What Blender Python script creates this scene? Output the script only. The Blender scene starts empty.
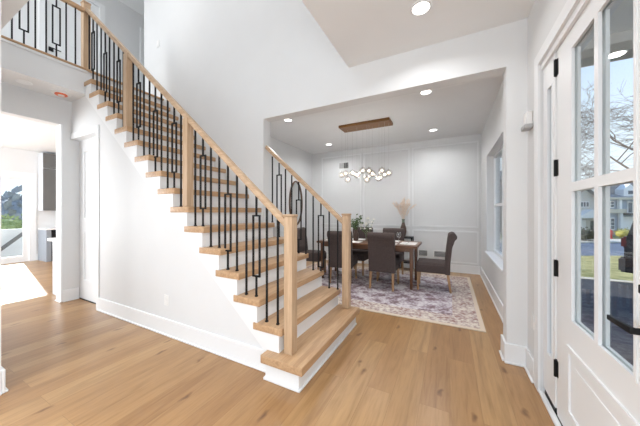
import bpy, bmesh, math, random
from mathutils import Vector, Matrix
random.seed(7)
C = bpy.context.scene.collection
R = math.radians
PI = math.pi

# ------------------------------------------------------------------ camera
F_PX, YAW, V0, CAM_H = 252.3, R(27.25), 212.16, 1.3434
cam_d = bpy.data.cameras.new('camera')
cam = bpy.data.objects.new('camera', cam_d); C.objects.link(cam)
cam.location = (0, 0, CAM_H); cam.rotation_euler = (PI / 2, 0, YAW)
cam_d.sensor_width = 36; cam_d.lens = F_PX / 640 * 36
cam_d.shift_y = (V0 - 213) / 640
cam_d.clip_start = .02; cam_d.clip_end = 400
bpy.context.scene.camera = cam
RV = Vector((math.cos(YAW), math.sin(YAW), 0)); FV = Vector((-math.sin(YAW), math.cos(YAW), 0))

# ------------------------------------------------------------------ world, sun, lights, exposure
vs = bpy.context.scene.view_settings
vs.view_transform = 'Standard'; vs.look = 'None'; vs.gamma = 1; vs.use_curve_mapping = False
vs.exposure = 0.0
bpy.context.scene.cycles.max_bounces = 10
bpy.context.scene.cycles.diffuse_bounces = 6
bpy.context.scene.cycles.transparent_max_bounces = 16
bpy.context.scene.cycles.sample_clamp_indirect = 4

w = bpy.data.worlds.new('sky'); bpy.context.scene.world = w; w.use_nodes = True
nt = w.node_tree; nt.nodes.clear()
wo = nt.nodes.new('ShaderNodeOutputWorld'); bg = nt.nodes.new('ShaderNodeBackground')
tc = nt.nodes.new('ShaderNodeTexCoord'); sx = nt.nodes.new('ShaderNodeSeparateXYZ'); cr = nt.nodes.new('ShaderNodeValToRGB')
nt.links.new(tc.outputs['Generated'], sx.inputs[0]); nt.links.new(sx.outputs['Z'], cr.inputs[0])
cr.color_ramp.elements[0].position = 0.0; cr.color_ramp.elements[0].color = (.86, .92, .98, 1)
cr.color_ramp.elements[1].position = .75; cr.color_ramp.elements[1].color = (.20, .42, .85, 1)
e = cr.color_ramp.elements.new(.14); e.color = (.80, .89, .98, 1)
e = cr.color_ramp.elements.new(.40); e.color = (.58, .75, .96, 1)
nt.links.new(cr.outputs[0], bg.inputs[0]); bg.inputs[1].default_value = 1.45
nt.links.new(bg.outputs[0], wo.inputs[0])

def aim(o, d):
    o.rotation_euler = Vector(d).to_track_quat('-Z', 'Y').to_euler()

def lamp(name, kind, loc, direction, power, size=(1, 1), color=(1, 1, 1), shape='RECTANGLE', spread=None):
    d = bpy.data.lights.new(name, kind); d.energy = power; d.color = color
    if kind == 'AREA':
        d.shape = shape; d.size = size[0]
        if shape in ('RECTANGLE', 'ELLIPSE'): d.size_y = size[1]
        if spread: d.spread = spread
    o = bpy.data.objects.new(name, d); C.objects.link(o); o.location = loc; aim(o, direction)
    return o

sun = lamp('sun', 'SUN', (-20, 4, 10), (4.6, -.79, -2.26), 7.5, color=(1, .95, .88)); sun.data.angle = R(.6)
lamp('fill_behind_camera', 'AREA', (-1.4, -3.2, 1.2), (0, 1, .65), 66, (4.0, 2.2), (.90, .95, 1))  # added fill behind the camera, tilted up to the ceilings; no window modelled
lamp('entry_side_fill', 'AREA', (.57, -.5, 1.6), (-1, .05, .05), 62, (1.2, 2.0), (.92, .96, 1))  # added out-of-view fill for risers and left wall, no window there
lamp('stairwell_top_fill', 'AREA', (-2.8, 1.45, 5.74), (0, .1, -1), 38, (3.2, 1.5), (.95, .97, 1))  # added fill lamp under the high ceiling, shining down the stairwell
lamp('kitchen_fill', 'AREA', (-7.8, -1.6, 1.7), (-.1, 1, .2), 200, (4.0, 2.2), (.95, .97, 1))  # added lamp that brightens the kitchen, without a source of its own
lamp('kitchen_far_fill', 'AREA', (-10.1, -.9, 1.5), (1, .12, .05), 220, (3.6, 2.2), (.88, .94, 1))  # added fill before the solid far wall, lifts left floor and its sheen
lamp('upper_hall_fill', 'AREA', (-5.75, -1.5, 4.7), (-.12, 1, 0), 70, (.8, 1.8), (1, .99, .98))  # added lamp brightening the upper hall from its unseen near end
DOWNLIGHT_POWER = 7

# ------------------------------------------------------------------ materials
def new_mat(name):
    m = bpy.data.materials.new(name); m.use_nodes = True
    return m, m.node_tree, m.node_tree.nodes['Principled BSDF']

def N(t, kind, **kw):
    n = t.nodes.new(kind)
    for k, v in kw.items(): setattr(n, k, v)
    return n

def ramp(t, stops):
    n = N(t, 'ShaderNodeValToRGB'); el = n.color_ramp.elements
    el[0].position, el[0].color = stops[0][0], (*stops[0][1], 1)
    el[1].position, el[1].color = stops[-1][0], (*stops[-1][1], 1)
    for p, c in stops[1:-1]:
        x = el.new(p); x.color = (*c, 1)
    return n

def noise_mat(name, c1, c2, scale=8, rough=.5, detail=4, stretch=(1, 1, 1), metallic=0, bump=0, spec=.5, sharp=(.3, .7)):
    m, t, b = new_mat(name)
    tc = N(t, 'ShaderNodeTexCoord'); mp = N(t, 'ShaderNodeMapping'); mp.inputs['Scale'].default_value = stretch
    nz = N(t, 'ShaderNodeTexNoise'); nz.inputs['Scale'].default_value = scale; nz.inputs['Detail'].default_value = detail
    t.links.new(tc.outputs['Object'], mp.inputs[0]); t.links.new(mp.outputs[0], nz.inputs['Vector'])
    r = ramp(t, [(sharp[0], c1), (sharp[1], c2)])
    t.links.new(nz.outputs['Fac'], r.inputs[0]); t.links.new(r.outputs[0], b.inputs['Base Color'])
    b.inputs['Roughness'].default_value = rough; b.inputs['Metallic'].default_value = metallic
    b.inputs['Specular IOR Level'].default_value = spec
    if bump:
        bp = N(t, 'ShaderNodeBump'); bp.inputs['Strength'].default_value = bump; bp.inputs['Distance'].default_value = .01
        t.links.new(nz.outputs['Fac'], bp.inputs['Height']); t.links.new(bp.outputs[0], b.inputs['Normal'])
    return m

def paint(name, col, rough=.55, var=.015, spec=.35):
    c2 = tuple(max(0, x - var) for x in col)
    return noise_mat(name, c2, col, 3, rough, 2, bump=.02, spec=spec)

def oak(name, axis, dark, light, rough=.42):
    st = [14, 14, 14]; st[axis] = .9
    m, t, b = new_mat(name)
    tc = N(t, 'ShaderNodeTexCoord'); mp = N(t, 'ShaderNodeMapping'); mp.inputs['Scale'].default_value = st
    n1 = N(t, 'ShaderNodeTexNoise'); n1.inputs['Scale'].default_value = 2.2; n1.inputs['Detail'].default_value = 6
    n1.inputs['Distortion'].default_value = .8
    n2 = N(t, 'ShaderNodeTexNoise'); n2.inputs['Scale'].default_value = 11; n2.inputs['Detail'].default_value = 3
    t.links.new(tc.outputs['Object'], mp.inputs[0])
    t.links.new(mp.outputs[0], n1.inputs['Vector']); t.links.new(mp.outputs[0], n2.inputs['Vector'])
    r = ramp(t, [(.28, dark), (.5, tuple((a + c) / 2 for a, c in zip(dark, light))), (.72, light)])
    mx = N(t, 'ShaderNodeMix', data_type='RGBA', blend_type='MULTIPLY'); mx.inputs['Factor'].default_value = .25
    r2 = ramp(t, [(.35, (.6, .6, .6)), (.6, (1, 1, 1))])
    t.links.new(n1.outputs['Fac'], r.inputs[0]); t.links.new(n2.outputs['Fac'], r2.inputs[0])
    t.links.new(r.outputs[0], mx.inputs['A']); t.links.new(r2.outputs[0], mx.inputs['B'])
    t.links.new(mx.outputs['Result'], b.inputs['Base Color'])
    b.inputs['Roughness'].default_value = rough
    return m

def plank_floor():
    m, t, b = new_mat('oak_planks')
    tc = N(t, 'ShaderNodeTexCoord'); mp = N(t, 'ShaderNodeMapping')
    mp.inputs['Rotation'].default_value = (0, 0, PI / 2)
    br = N(t, 'ShaderNodeTexBrick'); br.offset = .37; br.offset_frequency = 2
    br.inputs['Scale'].default_value = 1; br.inputs['Brick Width'].default_value = 1.9; br.inputs['Row Height'].default_value = .19
    br.inputs['Mortar Size'].default_value = .0012; br.inputs['Mortar Smooth'].default_value = .2
    br.inputs['Color1'].default_value = (0, 0, 0, 1); br.inputs['Color2'].default_value = (1, 1, 1, 1); br.inputs['Mortar'].default_value = (.5, .5, .5, 1)
    t.links.new(tc.outputs['Object'], mp.inputs[0]); t.links.new(mp.outputs[0], br.inputs['Vector'])
    # grain: stretched along the boards (Y), shifted from board to board
    sc = N(t, 'ShaderNodeVectorMath', operation='MULTIPLY'); sc.inputs[1].default_value = (9, .7, 1)
    ad = N(t, 'ShaderNodeVectorMath', operation='MULTIPLY_ADD'); ad.inputs[1].default_value = (0, 0, 13)
    t.links.new(tc.outputs['Object'], sc.inputs[0])
    ad.inputs[0].default_value = (0, 0, 0)
    t.links.new(br.outputs['Color'], ad.inputs[0]); t.links.new(sc.outputs[0], ad.inputs[2])
    n1 = N(t, 'ShaderNodeTexNoise'); n1.inputs['Scale'].default_value = 1.6; n1.inputs['Detail'].default_value = 7; n1.inputs['Distortion'].default_value = 1.3
    t.links.new(ad.outputs[0], n1.inputs['Vector'])
    n2 = N(t, 'ShaderNodeTexNoise'); n2.inputs['Scale'].default_value = 9; n2.inputs['Detail'].default_value = 4
    t.links.new(ad.outputs[0], n2.inputs['Vector'])
    base = ramp(t, [(0, (.335, .182, .076)), (.5, (.380, .215, .092)), (1, (.435, .264, .120))])
    t.links.new(br.outputs['Color'], base.inputs[0])
    g1 = ramp(t, [(.25, (.72, .68, .63)), (.5, (1, 1, 1)), (.75, (1.12, 1.13, 1.14))])
    t.links.new(n1.outputs['Fac'], g1.inputs[0])
    m1 = N(t, 'ShaderNodeMix', data_type='RGBA', blend_type='MULTIPLY'); m1.inputs['Factor'].default_value = .9
    t.links.new(base.outputs[0], m1.inputs['A']); t.links.new(g1.outputs[0], m1.inputs['B'])
    g2 = ramp(t, [(.35, (.86, .84, .82)), (.55, (1, 1, 1))])
    t.links.new(n2.outputs['Fac'], g2.inputs[0])
    m2 = N(t, 'ShaderNodeMix', data_type='RGBA', blend_type='MULTIPLY'); m2.inputs['Factor'].default_value = .7
    t.links.new(m1.outputs['Result'], m2.inputs['A']); t.links.new(g2.outputs[0], m2.inputs['B'])
    # knots
    ks = N(t, 'ShaderNodeVectorMath', operation='MULTIPLY'); ks.inputs[1].default_value = (3.2, 1.15, 1)
    t.links.new(tc.outputs['Object'], ks.inputs[0])
    wob = N(t, 'ShaderNodeTexNoise'); wob.inputs['Scale'].default_value = 9
    t.links.new(tc.outputs['Object'], wob.inputs['Vector'])
    kw = N(t, 'ShaderNodeVectorMath', operation='MULTIPLY_ADD'); kw.inputs[1].default_value = (.22, .16, 0)
    t.links.new(wob.outputs['Color'], kw.inputs[0]); t.links.new(ks.outputs[0], kw.inputs[2])
    vo = N(t, 'ShaderNodeTexVoronoi'); vo.inputs['Scale'].default_value = 1.0; vo.voronoi_dimensions = '2D'
    t.links.new(kw.outputs[0], vo.inputs['Vector'])
    kr = ramp(t, [(.0, (.30, .24, .20)), (.022, (.46, .38, .33)), (.075, (1, 1, 1))])
    t.links.new(vo.outputs['Distance'], kr.inputs[0])
    m3 = N(t, 'ShaderNodeMix', data_type='RGBA', blend_type='MULTIPLY'); m3.inputs['Factor'].default_value = .85
    t.links.new(m2.outputs['Result'], m3.inputs['A']); t.links.new(kr.outputs[0], m3.inputs['B'])
    # seams
    m4 = N(t, 'ShaderNodeMix', data_type='RGBA', blend_type='MIX'); m4.inputs['B'].default_value = (.17, .09, .04, 1)
    sf = N(t, 'ShaderNodeMath', operation='MULTIPLY'); sf.inputs[1].default_value = .55
    t.links.new(br.outputs['Fac'], sf.inputs[0]); t.links.new(sf.outputs[0], m4.inputs['Factor'])
    t.links.new(m3.outputs['Result'], m4.inputs['A']); t.links.new(m4.outputs['Result'], b.inputs['Base Color'])
    b.inputs['Roughness'].default_value = .30; b.inputs['Specular IOR Level'].default_value = .5
    bp = N(t, 'ShaderNodeBump'); bp.inputs['Strength'].default_value = .06; bp.inputs['Distance'].default_value = .004
    t.links.new(n2.outputs['Fac'], bp.inputs['Height']); t.links.new(bp.outputs[0], b.inputs['Normal'])
    return m

def rug_mat(x0, x1, y0, y1):
    m, t, b = new_mat('faded_rug')
    tc = N(t, 'ShaderNodeTexCoord'); sp = N(t, 'ShaderNodeSeparateXYZ'); t.links.new(tc.outputs['Object'], sp.inputs[0])
    def math_(op, a, bb=None):
        n = N(t, 'ShaderNodeMath', operation=op)
        for i, v in enumerate((a, bb)):
            if v is None: continue
            if isinstance(v, (int, float)): n.inputs[i].default_value = v
            else: t.links.new(v, n.inputs[i])
        return n.outputs[0]
    ex = math_('SUBTRACT', (x1 - x0) / 2, math_('ABSOLUTE', sp.outputs['X']))
    ey = math_('SUBTRACT', (y1 - y0) / 2, math_('ABSOLUTE', sp.outputs['Y']))
    edge = math_('MINIMUM', ex, ey)
    vo = N(t, 'ShaderNodeTexVoronoi', feature='SMOOTH_F1'); vo.inputs['Scale'].default_value = 7.5
    nz = N(t, 'ShaderNodeTexNoise'); nz.inputs['Scale'].default_value = 5.5; nz.inputs['Detail'].default_value = 9; nz.inputs['Roughness'].default_value = .72
    nf = N(t, 'ShaderNodeTexNoise'); nf.inputs['Scale'].default_value = 26; nf.inputs['Detail'].default_value = 5
    for n in (vo, nz, nf): t.links.new(tc.outputs['Object'], n.inputs['Vector'])
    f1 = ramp(t, [(.33, (.24, .17, .18)), (.41, (.40, .32, .35)), (.48, (.60, .55, .57)), (.56, (.74, .70, .70)), (.70, (.52, .48, .54))])
    mixv = math_('ADD', math_('MULTIPLY', nz.outputs['Fac'], .62), math_('MULTIPLY', vo.outputs['Distance'], .30))
    mixv = math_('ADD', mixv, math_('MULTIPLY', math_('SUBTRACT', nf.outputs['Fac'], .5), .45))
    t.links.new(mixv, f1.inputs[0])
    f2 = ramp(t, [(.38, (.30, .16, .15)), (.5, (.55, .46, .42)), (.6, (.74, .68, .60))])
    t.links.new(math_('ADD', math_('MULTIPLY', nf.outputs['Fac'], .6), math_('MULTIPLY', nz.outputs['Fac'], .4)), f2.inputs[0])
    band = N(t, 'ShaderNodeValToRGB'); band.color_ramp.interpolation = 'CONSTANT'
    el = band.color_ramp.elements; el[0].position = 0; el[0].color = (0, 0, 0, 1); el[1].position = .33; el[1].color = (1, 1, 1, 1)
    t.links.new(edge, band.inputs[0])
    mx = N(t, 'ShaderNodeMix', data_type='RGBA'); t.links.new(band.outputs[0], mx.inputs['Factor'])
    t.links.new(f2.outputs[0], mx.inputs['A']); t.links.new(f1.outputs[0], mx.inputs['B'])
    hem = N(t, 'ShaderNodeValToRGB'); hem.color_ramp.interpolation = 'CONSTANT'
    el = hem.color_ramp.elements; el[0].color = (0, 0, 0, 1); el[1].position = .05; el[1].color = (1, 1, 1, 1)
    t.links.new(edge, hem.inputs[0])
    m2 = N(t, 'ShaderNodeMix', data_type='RGBA'); t.links.new(hem.outputs[0], m2.inputs['Factor'])
    m2.inputs['A'].default_value = (.68, .58, .47, 1); t.links.new(mx.outputs['Result'], m2.inputs['B'])
    t.links.new(m2.outputs['Result'], b.inputs['Base Color']); b.inputs['Roughness'].default_value = .95
    b.inputs['Specular IOR Level'].default_value = .1
    return m

def glass_mat(name, tint=(1, 1, 1), refl=1.0, ior=1.45):
    m, t, b = new_mat(name); t.nodes.remove(b)
    out = t.nodes['Material Output']
    tr = N(t, 'ShaderNodeBsdfTransparent'); tr.inputs[0].default_value = (*tint, 1)
    gl = N(t, 'ShaderNodeBsdfGlossy'); gl.inputs['Roughness'].default_value = .02
    fr = N(t, 'ShaderNodeLayerWeight'); fr.inputs['Blend'].default_value = .5
    pw = N(t, 'ShaderNodeMath', operation='POWER'); pw.inputs[1].default_value = 5
    mu = N(t, 'ShaderNodeMath', operation='MULTIPLY_ADD'); mu.inputs[1].default_value = .8 * refl; mu.inputs[2].default_value = .035 * refl
    mx = N(t, 'ShaderNodeMixShader')
    t.links.new(fr.outputs['Facing'], pw.inputs[0]); t.links.new(pw.outputs[0], mu.inputs[0]); t.links.new(mu.outputs[0], mx.inputs[0])
    t.links.new(tr.outputs[0], mx.inputs[1]); t.links.new(gl.outputs[0], mx.inputs[2]); t.links.new(mx.outputs[0], out.inputs[0])
    return m

def emit_mat(name, col, strength):
    m, t, b = new_mat(name)
    b.inputs['Base Color'].default_value = (*col, 1); b.inputs['Emission Color'].default_value = (*col, 1)
    b.inputs['Emission Strength'].default_value = strength
    return m

WALL = paint('wall_paint', (.735, .745, .75))
TRIM = paint('trim_paint', (.815, .83, .84), .35, .01, .5)
CEIL = paint('ceiling_paint', (.83, .84, .845), .7)
RISER = paint('riser_paint', (.80, .81, .815), .4, .01)
FLOOR = plank_floor()
OAK_D, OAK_L = (.42, .272, .160), (.60, .435, .285)
OAKX = oak('oak_along_rail', 0, OAK_D, OAK_L); OAKY = oak('oak_tread', 1, (.41, .245, .128), (.59, .39, .225)); OAKZ = oak('oak_post', 2, OAK_D, OAK_L)
BLACK = noise_mat('black_iron', (.006, .006, .007), (.012, .012, .013), 30, .5, spec=.25)
GLASS = glass_mat('window_glass', (.97, .985, .98))
CLEAR = glass_mat('clear_globe_glass', (.95, .93, .91), 2.2)
FABRIC = noise_mat('dark_brown_fabric', (.058, .042, .039), (.098, .074, .069), 90, .8, 4, bump=.25, spec=.3)
LEG = oak('pale_chair_leg_wood', 2, (.28, .15, .07), (.44, .27, .14))
TABLE = oak('brown_table_wood', 0, (.10, .042, .017), (.20, .09, .04), .35)
TABLEL = oak('brown_table_leg_wood', 2, (.085, .036, .016), (.16, .07, .032), .4)
CANOPY = oak('warm_canopy_wood', 0, (.15, .062, .012), (.25, .115, .028), .4)
WHITE = noise_mat('white_linen', (.80, .79, .77), (.86, .85, .83), 40, .8)
GREYCAB = paint('grey_cabinet_paint', (.15, .15, .147), .45)
GREYLOW = paint('blue_grey_cabinet_paint', (.30, .33, .37), .45)
PANELGREY = paint('light_grey_panel_paint', (.55, .57, .60), .45)
STONE = noise_mat('white_stone_top', (.78, .78, .78), (.88, .88, .88), 4, .25)
LEAF = noise_mat('green_leaf', (.035, .075, .02), (.12, .19, .06), 20, .5)
PETAL = noise_mat('white_petal', (.78, .77, .70), (.88, .87, .82), 20, .7)
PAMPAS = noise_mat('pampas_plume', (.72, .58, .48), (.86, .76, .66), 30, .9)
BROWNVASE = noise_mat('brown_ceramic', (.055, .030, .022), (.10, .058, .042), 12, .35)
CHROME = noise_mat('brushed_metal', (.45, .45, .44), (.6, .6, .59), 40, .3, metallic=1)
PLASTIC = paint('white_plastic', (.80, .80, .79), .4, .01)
GREYPL = paint('grey_plastic', (.42, .42, .42), .4)
BARK = noise_mat('bare_bark', (.10, .075, .058), (.24, .19, .155), 8, .9)

# ------------------------------------------------------------------ mesh helpers
class MB:
    def __init__(s): s.bm = bmesh.new()
    def box(s, x0, x1, y0, y1, z0, z1, bev=0, seg=1):
        vs_ = [s.bm.verts.new((x, y, z)) for x in (x0, x1) for y in (y0, y1) for z in (z0, z1)]
        fs = [s.bm.faces.new([vs_[i] for i in q]) for q in ((0, 1, 3, 2), (4, 6, 7, 5), (0, 4, 5, 1), (2, 3, 7, 6), (0, 2, 6, 4), (1, 5, 7, 3))]
        if bev:
            ed = list({e for f in fs for e in f.edges})
            bmesh.ops.bevel(s.bm, geom=ed, offset=bev, segments=seg, affect='EDGES', profile=.6)
        return s
    def bar(s, p0, p1, w, h, up=(0, 0, 1), w1=None, h1=None, bev=0):
        p0, p1 = Vector(p0), Vector(p1); d = (p1 - p0).normalized(); up = Vector(up)
        a = d.cross(up)
        if a.length < 1e-4: a = d.cross(Vector((1, 0, 0)))
        a.normalize(); b = a.cross(d).normalized()
        w1 = w if w1 is None else w1; h1 = h if h1 is None else h1
        r = []
        for p, ww, hh in ((p0, w, h), (p1, w1, h1)):
            r.append([s.bm.verts.new(p + a * sx_ * ww / 2 + b * sy_ * hh / 2) for sx_, sy_ in ((-1, -1), (1, -1), (1, 1), (-1, 1))])
        fs = [s.bm.faces.new(r[0][::-1]), s.bm.faces.new(r[1])]
        for i in range(4): fs.append(s.bm.faces.new((r[0][i], r[0][(i + 1) % 4], r[1][(i + 1) % 4], r[1][i])))
        if bev:
            ed = list({e for f in fs for e in f.edges})
            bmesh.ops.bevel(s.bm, geom=ed, offset=bev, segments=2, affect='EDGES', profile=.6)
        return s
    def tube(s, pts, rad, n=8, caps=True):
        pts = [Vector(p) for p in pts]
        rs = rad if isinstance(rad, (list, tuple)) else [rad] * len(pts)
        rings = []; prev = None
        for i, p in enumerate(pts):
            d = (pts[min(i + 1, len(pts) - 1)] - pts[max(i - 1, 0)]).normalized()
            if prev is None:
                a = d.cross(Vector((0, 0, 1)))
                if a.length < 1e-3: a = d.cross(Vector((1, 0, 0)))
            else: a = prev - d * prev.dot(d)
            a.normalize(); prev = a; b = d.cross(a)
            rings.append([s.bm.verts.new(p + (a * math.cos(2 * PI * k / n) + b * math.sin(2 * PI * k / n)) * rs[i]) for k in range(n)])
        for i in range(len(rings) - 1):
            for k in range(n): s.bm.faces.new((rings[i][k], rings[i][(k + 1) % n], rings[i + 1][(k + 1) % n], rings[i + 1][k]))
        if caps: s.bm.faces.new(rings[0][::-1]); s.bm.faces.new(rings[-1])
        return s
    def ring(s, pts, r, n=8):
        """closed tube"""
        pts = [Vector(p) for p in pts]; m = len(pts); rings = []
        c = sum(pts, Vector()) / m
        nrm = (pts[0] - c).cross(pts[m // 4] - c).normalized()
        for i, p in enumerate(pts):
            d = (pts[(i + 1) % m] - pts[i - 1]).normalized(); a = nrm; b = d.cross(a)
            rings.append([s.bm.verts.new(p + (a * math.cos(2 * PI * k / n) + b * math.sin(2 * PI * k / n)) * r) for k in range(n)])
        for i in range(m):
            for k in range(n): s.bm.faces.new((rings[i][k], rings[i][(k + 1) % n], rings[(i + 1) % m][(k + 1) % n], rings[(i + 1) % m][k]))
        return s
    def lathe(s, prof, c, n=24, axis='z'):
        c = Vector(c); rings = []
        for r, z in prof:
            ring = []
            for k in range(n):
                a = 2 * PI * k / n
                v = Vector((r * math.cos(a), r * math.sin(a), z))
                if axis == 'x': v = Vector((z, r * math.cos(a), r * math.sin(a)))
                if axis == 'y': v = Vector((r * math.cos(a), z, -r * math.sin(a)))
                ring.append(s.bm.verts.new(c + v))
            rings.append(ring)
        for i in range(len(rings) - 1):
            for k in range(n): s.bm.faces.new((rings[i][k], rings[i][(k + 1) % n], rings[i + 1][(k + 1) % n], rings[i + 1][k]))
        s.bm.faces.new(rings[0][::-1]); s.bm.faces.new(rings[-1])
        return s
    def prism(s, poly, axis, a, b, bev=0):
        """extrude a 2D polygon; axis y: poly=(x,z); axis x: poly=(y,z); axis z: poly=(x,y)"""
        def P(u, v, t): return {'y': (u, t, v), 'x': (t, u, v), 'z': (u, v, t)}[axis]
        r0 = [s.bm.verts.new(P(u, v, a)) for u, v in poly]; r1 = [s.bm.verts.new(P(u, v, b)) for u, v in poly]
        fs = [s.bm.faces.new(r0), s.bm.faces.new(r1[::-1])]
        n = len(poly)
        for i in range(n): fs.append(s.bm.faces.new((r0[(i + 1) % n], r0[i], r1[i], r1[(i + 1) % n])))
        if bev:
            ed = list({e for f in fs for e in f.edges})
            bmesh.ops.bevel(s.bm, geom=ed, offset=bev, segments=2, affect='EDGES', profile=.6)
        return s
    def sphere(s, c, r, sc=(1, 1, 1), sub=2):
        m = Matrix.Translation(c) @ Matrix.Diagonal((r * sc[0], r * sc[1], r * sc[2], 1))
        bmesh.ops.create_icosphere(s.bm, subdivisions=sub, radius=1, matrix=m); return s
    def leaf(s, p, d, L, W, up=None):
        p, d = Vector(p), Vector(d).normalized()
        a = d.cross(up or Vector((random.uniform(-1, 1), random.uniform(-1, 1), random.uniform(-1, 1))))
        if a.length < 1e-4: a = Vector((1, 0, 0))
        a.normalize(); nrm = a.cross(d)
        v = [p, p + d * L * .45 + a * W / 2 + nrm * W * .12, p + d * L, p + d * L * .45 - a * W / 2 + nrm * W * .12]
        s.bm.faces.new([s.bm.verts.new(x) for x in v]); return s
    def cells(s, axis, a, b, us, vs_, solid):
        """slab normal to axis between a and b, split at us / vs_; only cells with solid(u,v)"""
        def P(u, v, t): return {'y': (u, t, v), 'x': (t, u, v), 'z': (u, v, t)}[axis]
        us = sorted(set(us)); vs_ = sorted(set(vs_)); nu, nv = len(us) - 1, len(vs_) - 1
        S = [[solid((us[i] + us[i + 1]) / 2, (vs_[j] + vs_[j + 1]) / 2) for j in range(nv)] for i in range(nu)]
        cache = {}
        def V(i, j, t):
            k = (i, j, t)
            if k not in cache: cache[k] = s.bm.verts.new(P(us[i], vs_[j], t))
            return cache[k]
        for i in range(nu):
            for j in range(nv):
                if not S[i][j]: continue
                for t in (a, b): s.bm.faces.new((V(i, j, t), V(i + 1, j, t), V(i + 1, j + 1, t), V(i, j + 1, t)))
                for (di, dj, e0, e1) in ((-1, 0, (i, j), (i, j + 1)), (1, 0, (i + 1, j), (i + 1, j + 1)), (0, -1, (i, j), (i + 1, j)), (0, 1, (i, j + 1), (i + 1, j + 1))):
                    ii, jj = i + di, j + dj
                    if 0 <= ii < nu and 0 <= jj < nv and S[ii][jj]: continue
                    s.bm.faces.new((V(*e0, a), V(*e1, a), V(*e1, b), V(*e0, b)))
        bmesh.ops.recalc_face_normals(s.bm, faces=s.bm.faces[:])
        return s
    def frame(s, axis, a, b, u0, u1, v0, v1, wd, open_bottom=False):
        w_ = wd if isinstance(wd, (list, tuple)) else (wd, wd, wd, wd)      # left, right, bottom, top
        us = [u0, u0 + w_[0], u1 - w_[1], u1]; vv = [v0, v0 + w_[2], v1 - w_[3], v1]
        return s.cells(axis, a, b, us, vv, lambda u, v: u < us[1] or u > us[2] or v < vv[1] or v > vv[2])
    def build(s, name, mat, parent=None, smooth=40, off=None, recalc=True):
        if off is not None: bmesh.ops.translate(s.bm, verts=s.bm.verts[:], vec=-Vector(off))
        elif parent is not None and parent.get('world_built'):
            p = parent
            bmesh.ops.translate(s.bm, verts=s.bm.verts[:], vec=-Vector(p['world_built']))
        if recalc: bmesh.ops.recalc_face_normals(s.bm, faces=s.bm.faces[:])
        me = bpy.data.meshes.new(name); s.bm.to_mesh(me); s.bm.free()
        me.materials.append(mat)
        if smooth:
            for p in me.polygons: p.use_smooth = True
            me.set_sharp_from_angle(angle=R(smooth))
        o = bpy.data.objects.new(name, me); C.objects.link(o)
        if parent is not None:
            o.parent = parent
            if parent.get('world_built'): o['world_built'] = list(parent['world_built'])
        return o

def tag(o, label=None, cat=None, group=None, kind=None):
    if label: o['label'] = label
    if cat: o['category'] = cat
    if group: o['group'] = group
    if kind: o['kind'] = kind
    return o

def thing(name, label, cat, loc, group=None, kind=None, rz=0):
    """Empty at the thing's base. Parts are given in world coordinates (rz = 0) and shifted."""
    o = bpy.data.objects.new(name, None); C.objects.link(o); o.location = loc; o.rotation_euler = (0, 0, rz)
    o['world_built'] = list(loc); o.empty_display_size = .1
    return tag(o, label, cat, group, kind)

def struct(name, mb, mat, label, cat, smooth=0):
    return tag(mb.build(name, mat, smooth=smooth), label, cat, None, 'structure')

def dup(root, loc, rz=0, label=None, group=None):
    r = root.copy(); C.objects.link(r); r.location = loc; r.rotation_euler = (0, 0, rz)
    if label: r['label'] = label
    if group: r['group'] = group
    for ch in list(root.children):
        c = ch.copy(); C.objects.link(c); c.parent = r
        for g in list(ch.children):
            d = g.copy(); C.objects.link(d); d.parent = c
    return r

# ------------------------------------------------------------------ dimensions (metres)
RISE, RUN, NOSE1 = .2, .2302, -.971
NT = 16
ZC = 3.03                     # main ceiling
Z2 = 17 * RISE                # upper floor 3.4
YS = 1.677                    # stringer / base face of the stair side
YW = 2.776                    # stair wall and opening wall
YW2 = 2.93
XR = .60                      # right wall
XL = -5.15                    # left wall
XB = -4.64                    # balcony edge
OPEN_L, OPEN_R, OPEN_Z = -2.32, .45, 2.648
def nose(k): return NOSE1 - (k - 1) * RUN

# ------------------------------------------------------------------ room shell
struct('floor', MB().box(-10.4, .70, -3.4, 6.6, -.12, 0), FLOOR, 'wide oak plank floor running through every room', 'floor')
struct('wall_dining_back', MB().box(-3.72, .85, 6.41, 6.55, 0, 3.3), WALL, 'white back wall of the dining room with picture frame moulding', 'wall')
struct('wall_dining_left', MB().box(-3.72, -3.56, YW2, 6.41, 0, 3.3), WALL, 'plain white left wall of the dining room', 'wall')
DOOR_Y0, DOOR_Y1 = 1.14, 2.43
WIN = (3.88, 5.53, .62, 2.37)
def right_solid(y, z):
    if DOOR_Y0 < y < DOOR_Y1 and z < 2.44: return False
    if WIN[0] < y < WIN[1] and WIN[2] < z < WIN[3]: return False
    return True
struct('wall_right', MB().cells('x', XR, XR + .2, [-3.4, DOOR_Y0, DOOR_Y1, WIN[0], WIN[1], 6.41], [0, WIN[2], WIN[3], 2.44, 3.3], right_solid), WALL,
       'white right wall with the front door and the dining window', 'wall')
def stair_wall_solid(x, z): return not (OPEN_L < x < OPEN_R and z < OPEN_Z)
struct('wall_stair', MB().cells('y', YW, YW2, [-5.25, OPEN_L, OPEN_R, XR], [0, OPEN_Z, 5.9], stair_wall_solid), WALL,
       'tall white wall behind the stairs with the wide dining opening', 'wall')
def left_solid(y, z): return not (-1.2 < y < 1.585 and z < 2.65)
struct('wall_left', MB().cells('x', XL - .15, XL, [-3.4, -1.2, 1.585, 4.6], [0, 2.65, 3.2], left_solid), WALL,
       'white left wall with the tall cased opening to the kitchen', 'wall')
struct('wall_near', MB().box(-4.9, -2.955, .36, .58, 0, 3.2), WALL, 'white wall end at the left edge beside the kitchen opening', 'wall')
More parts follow.
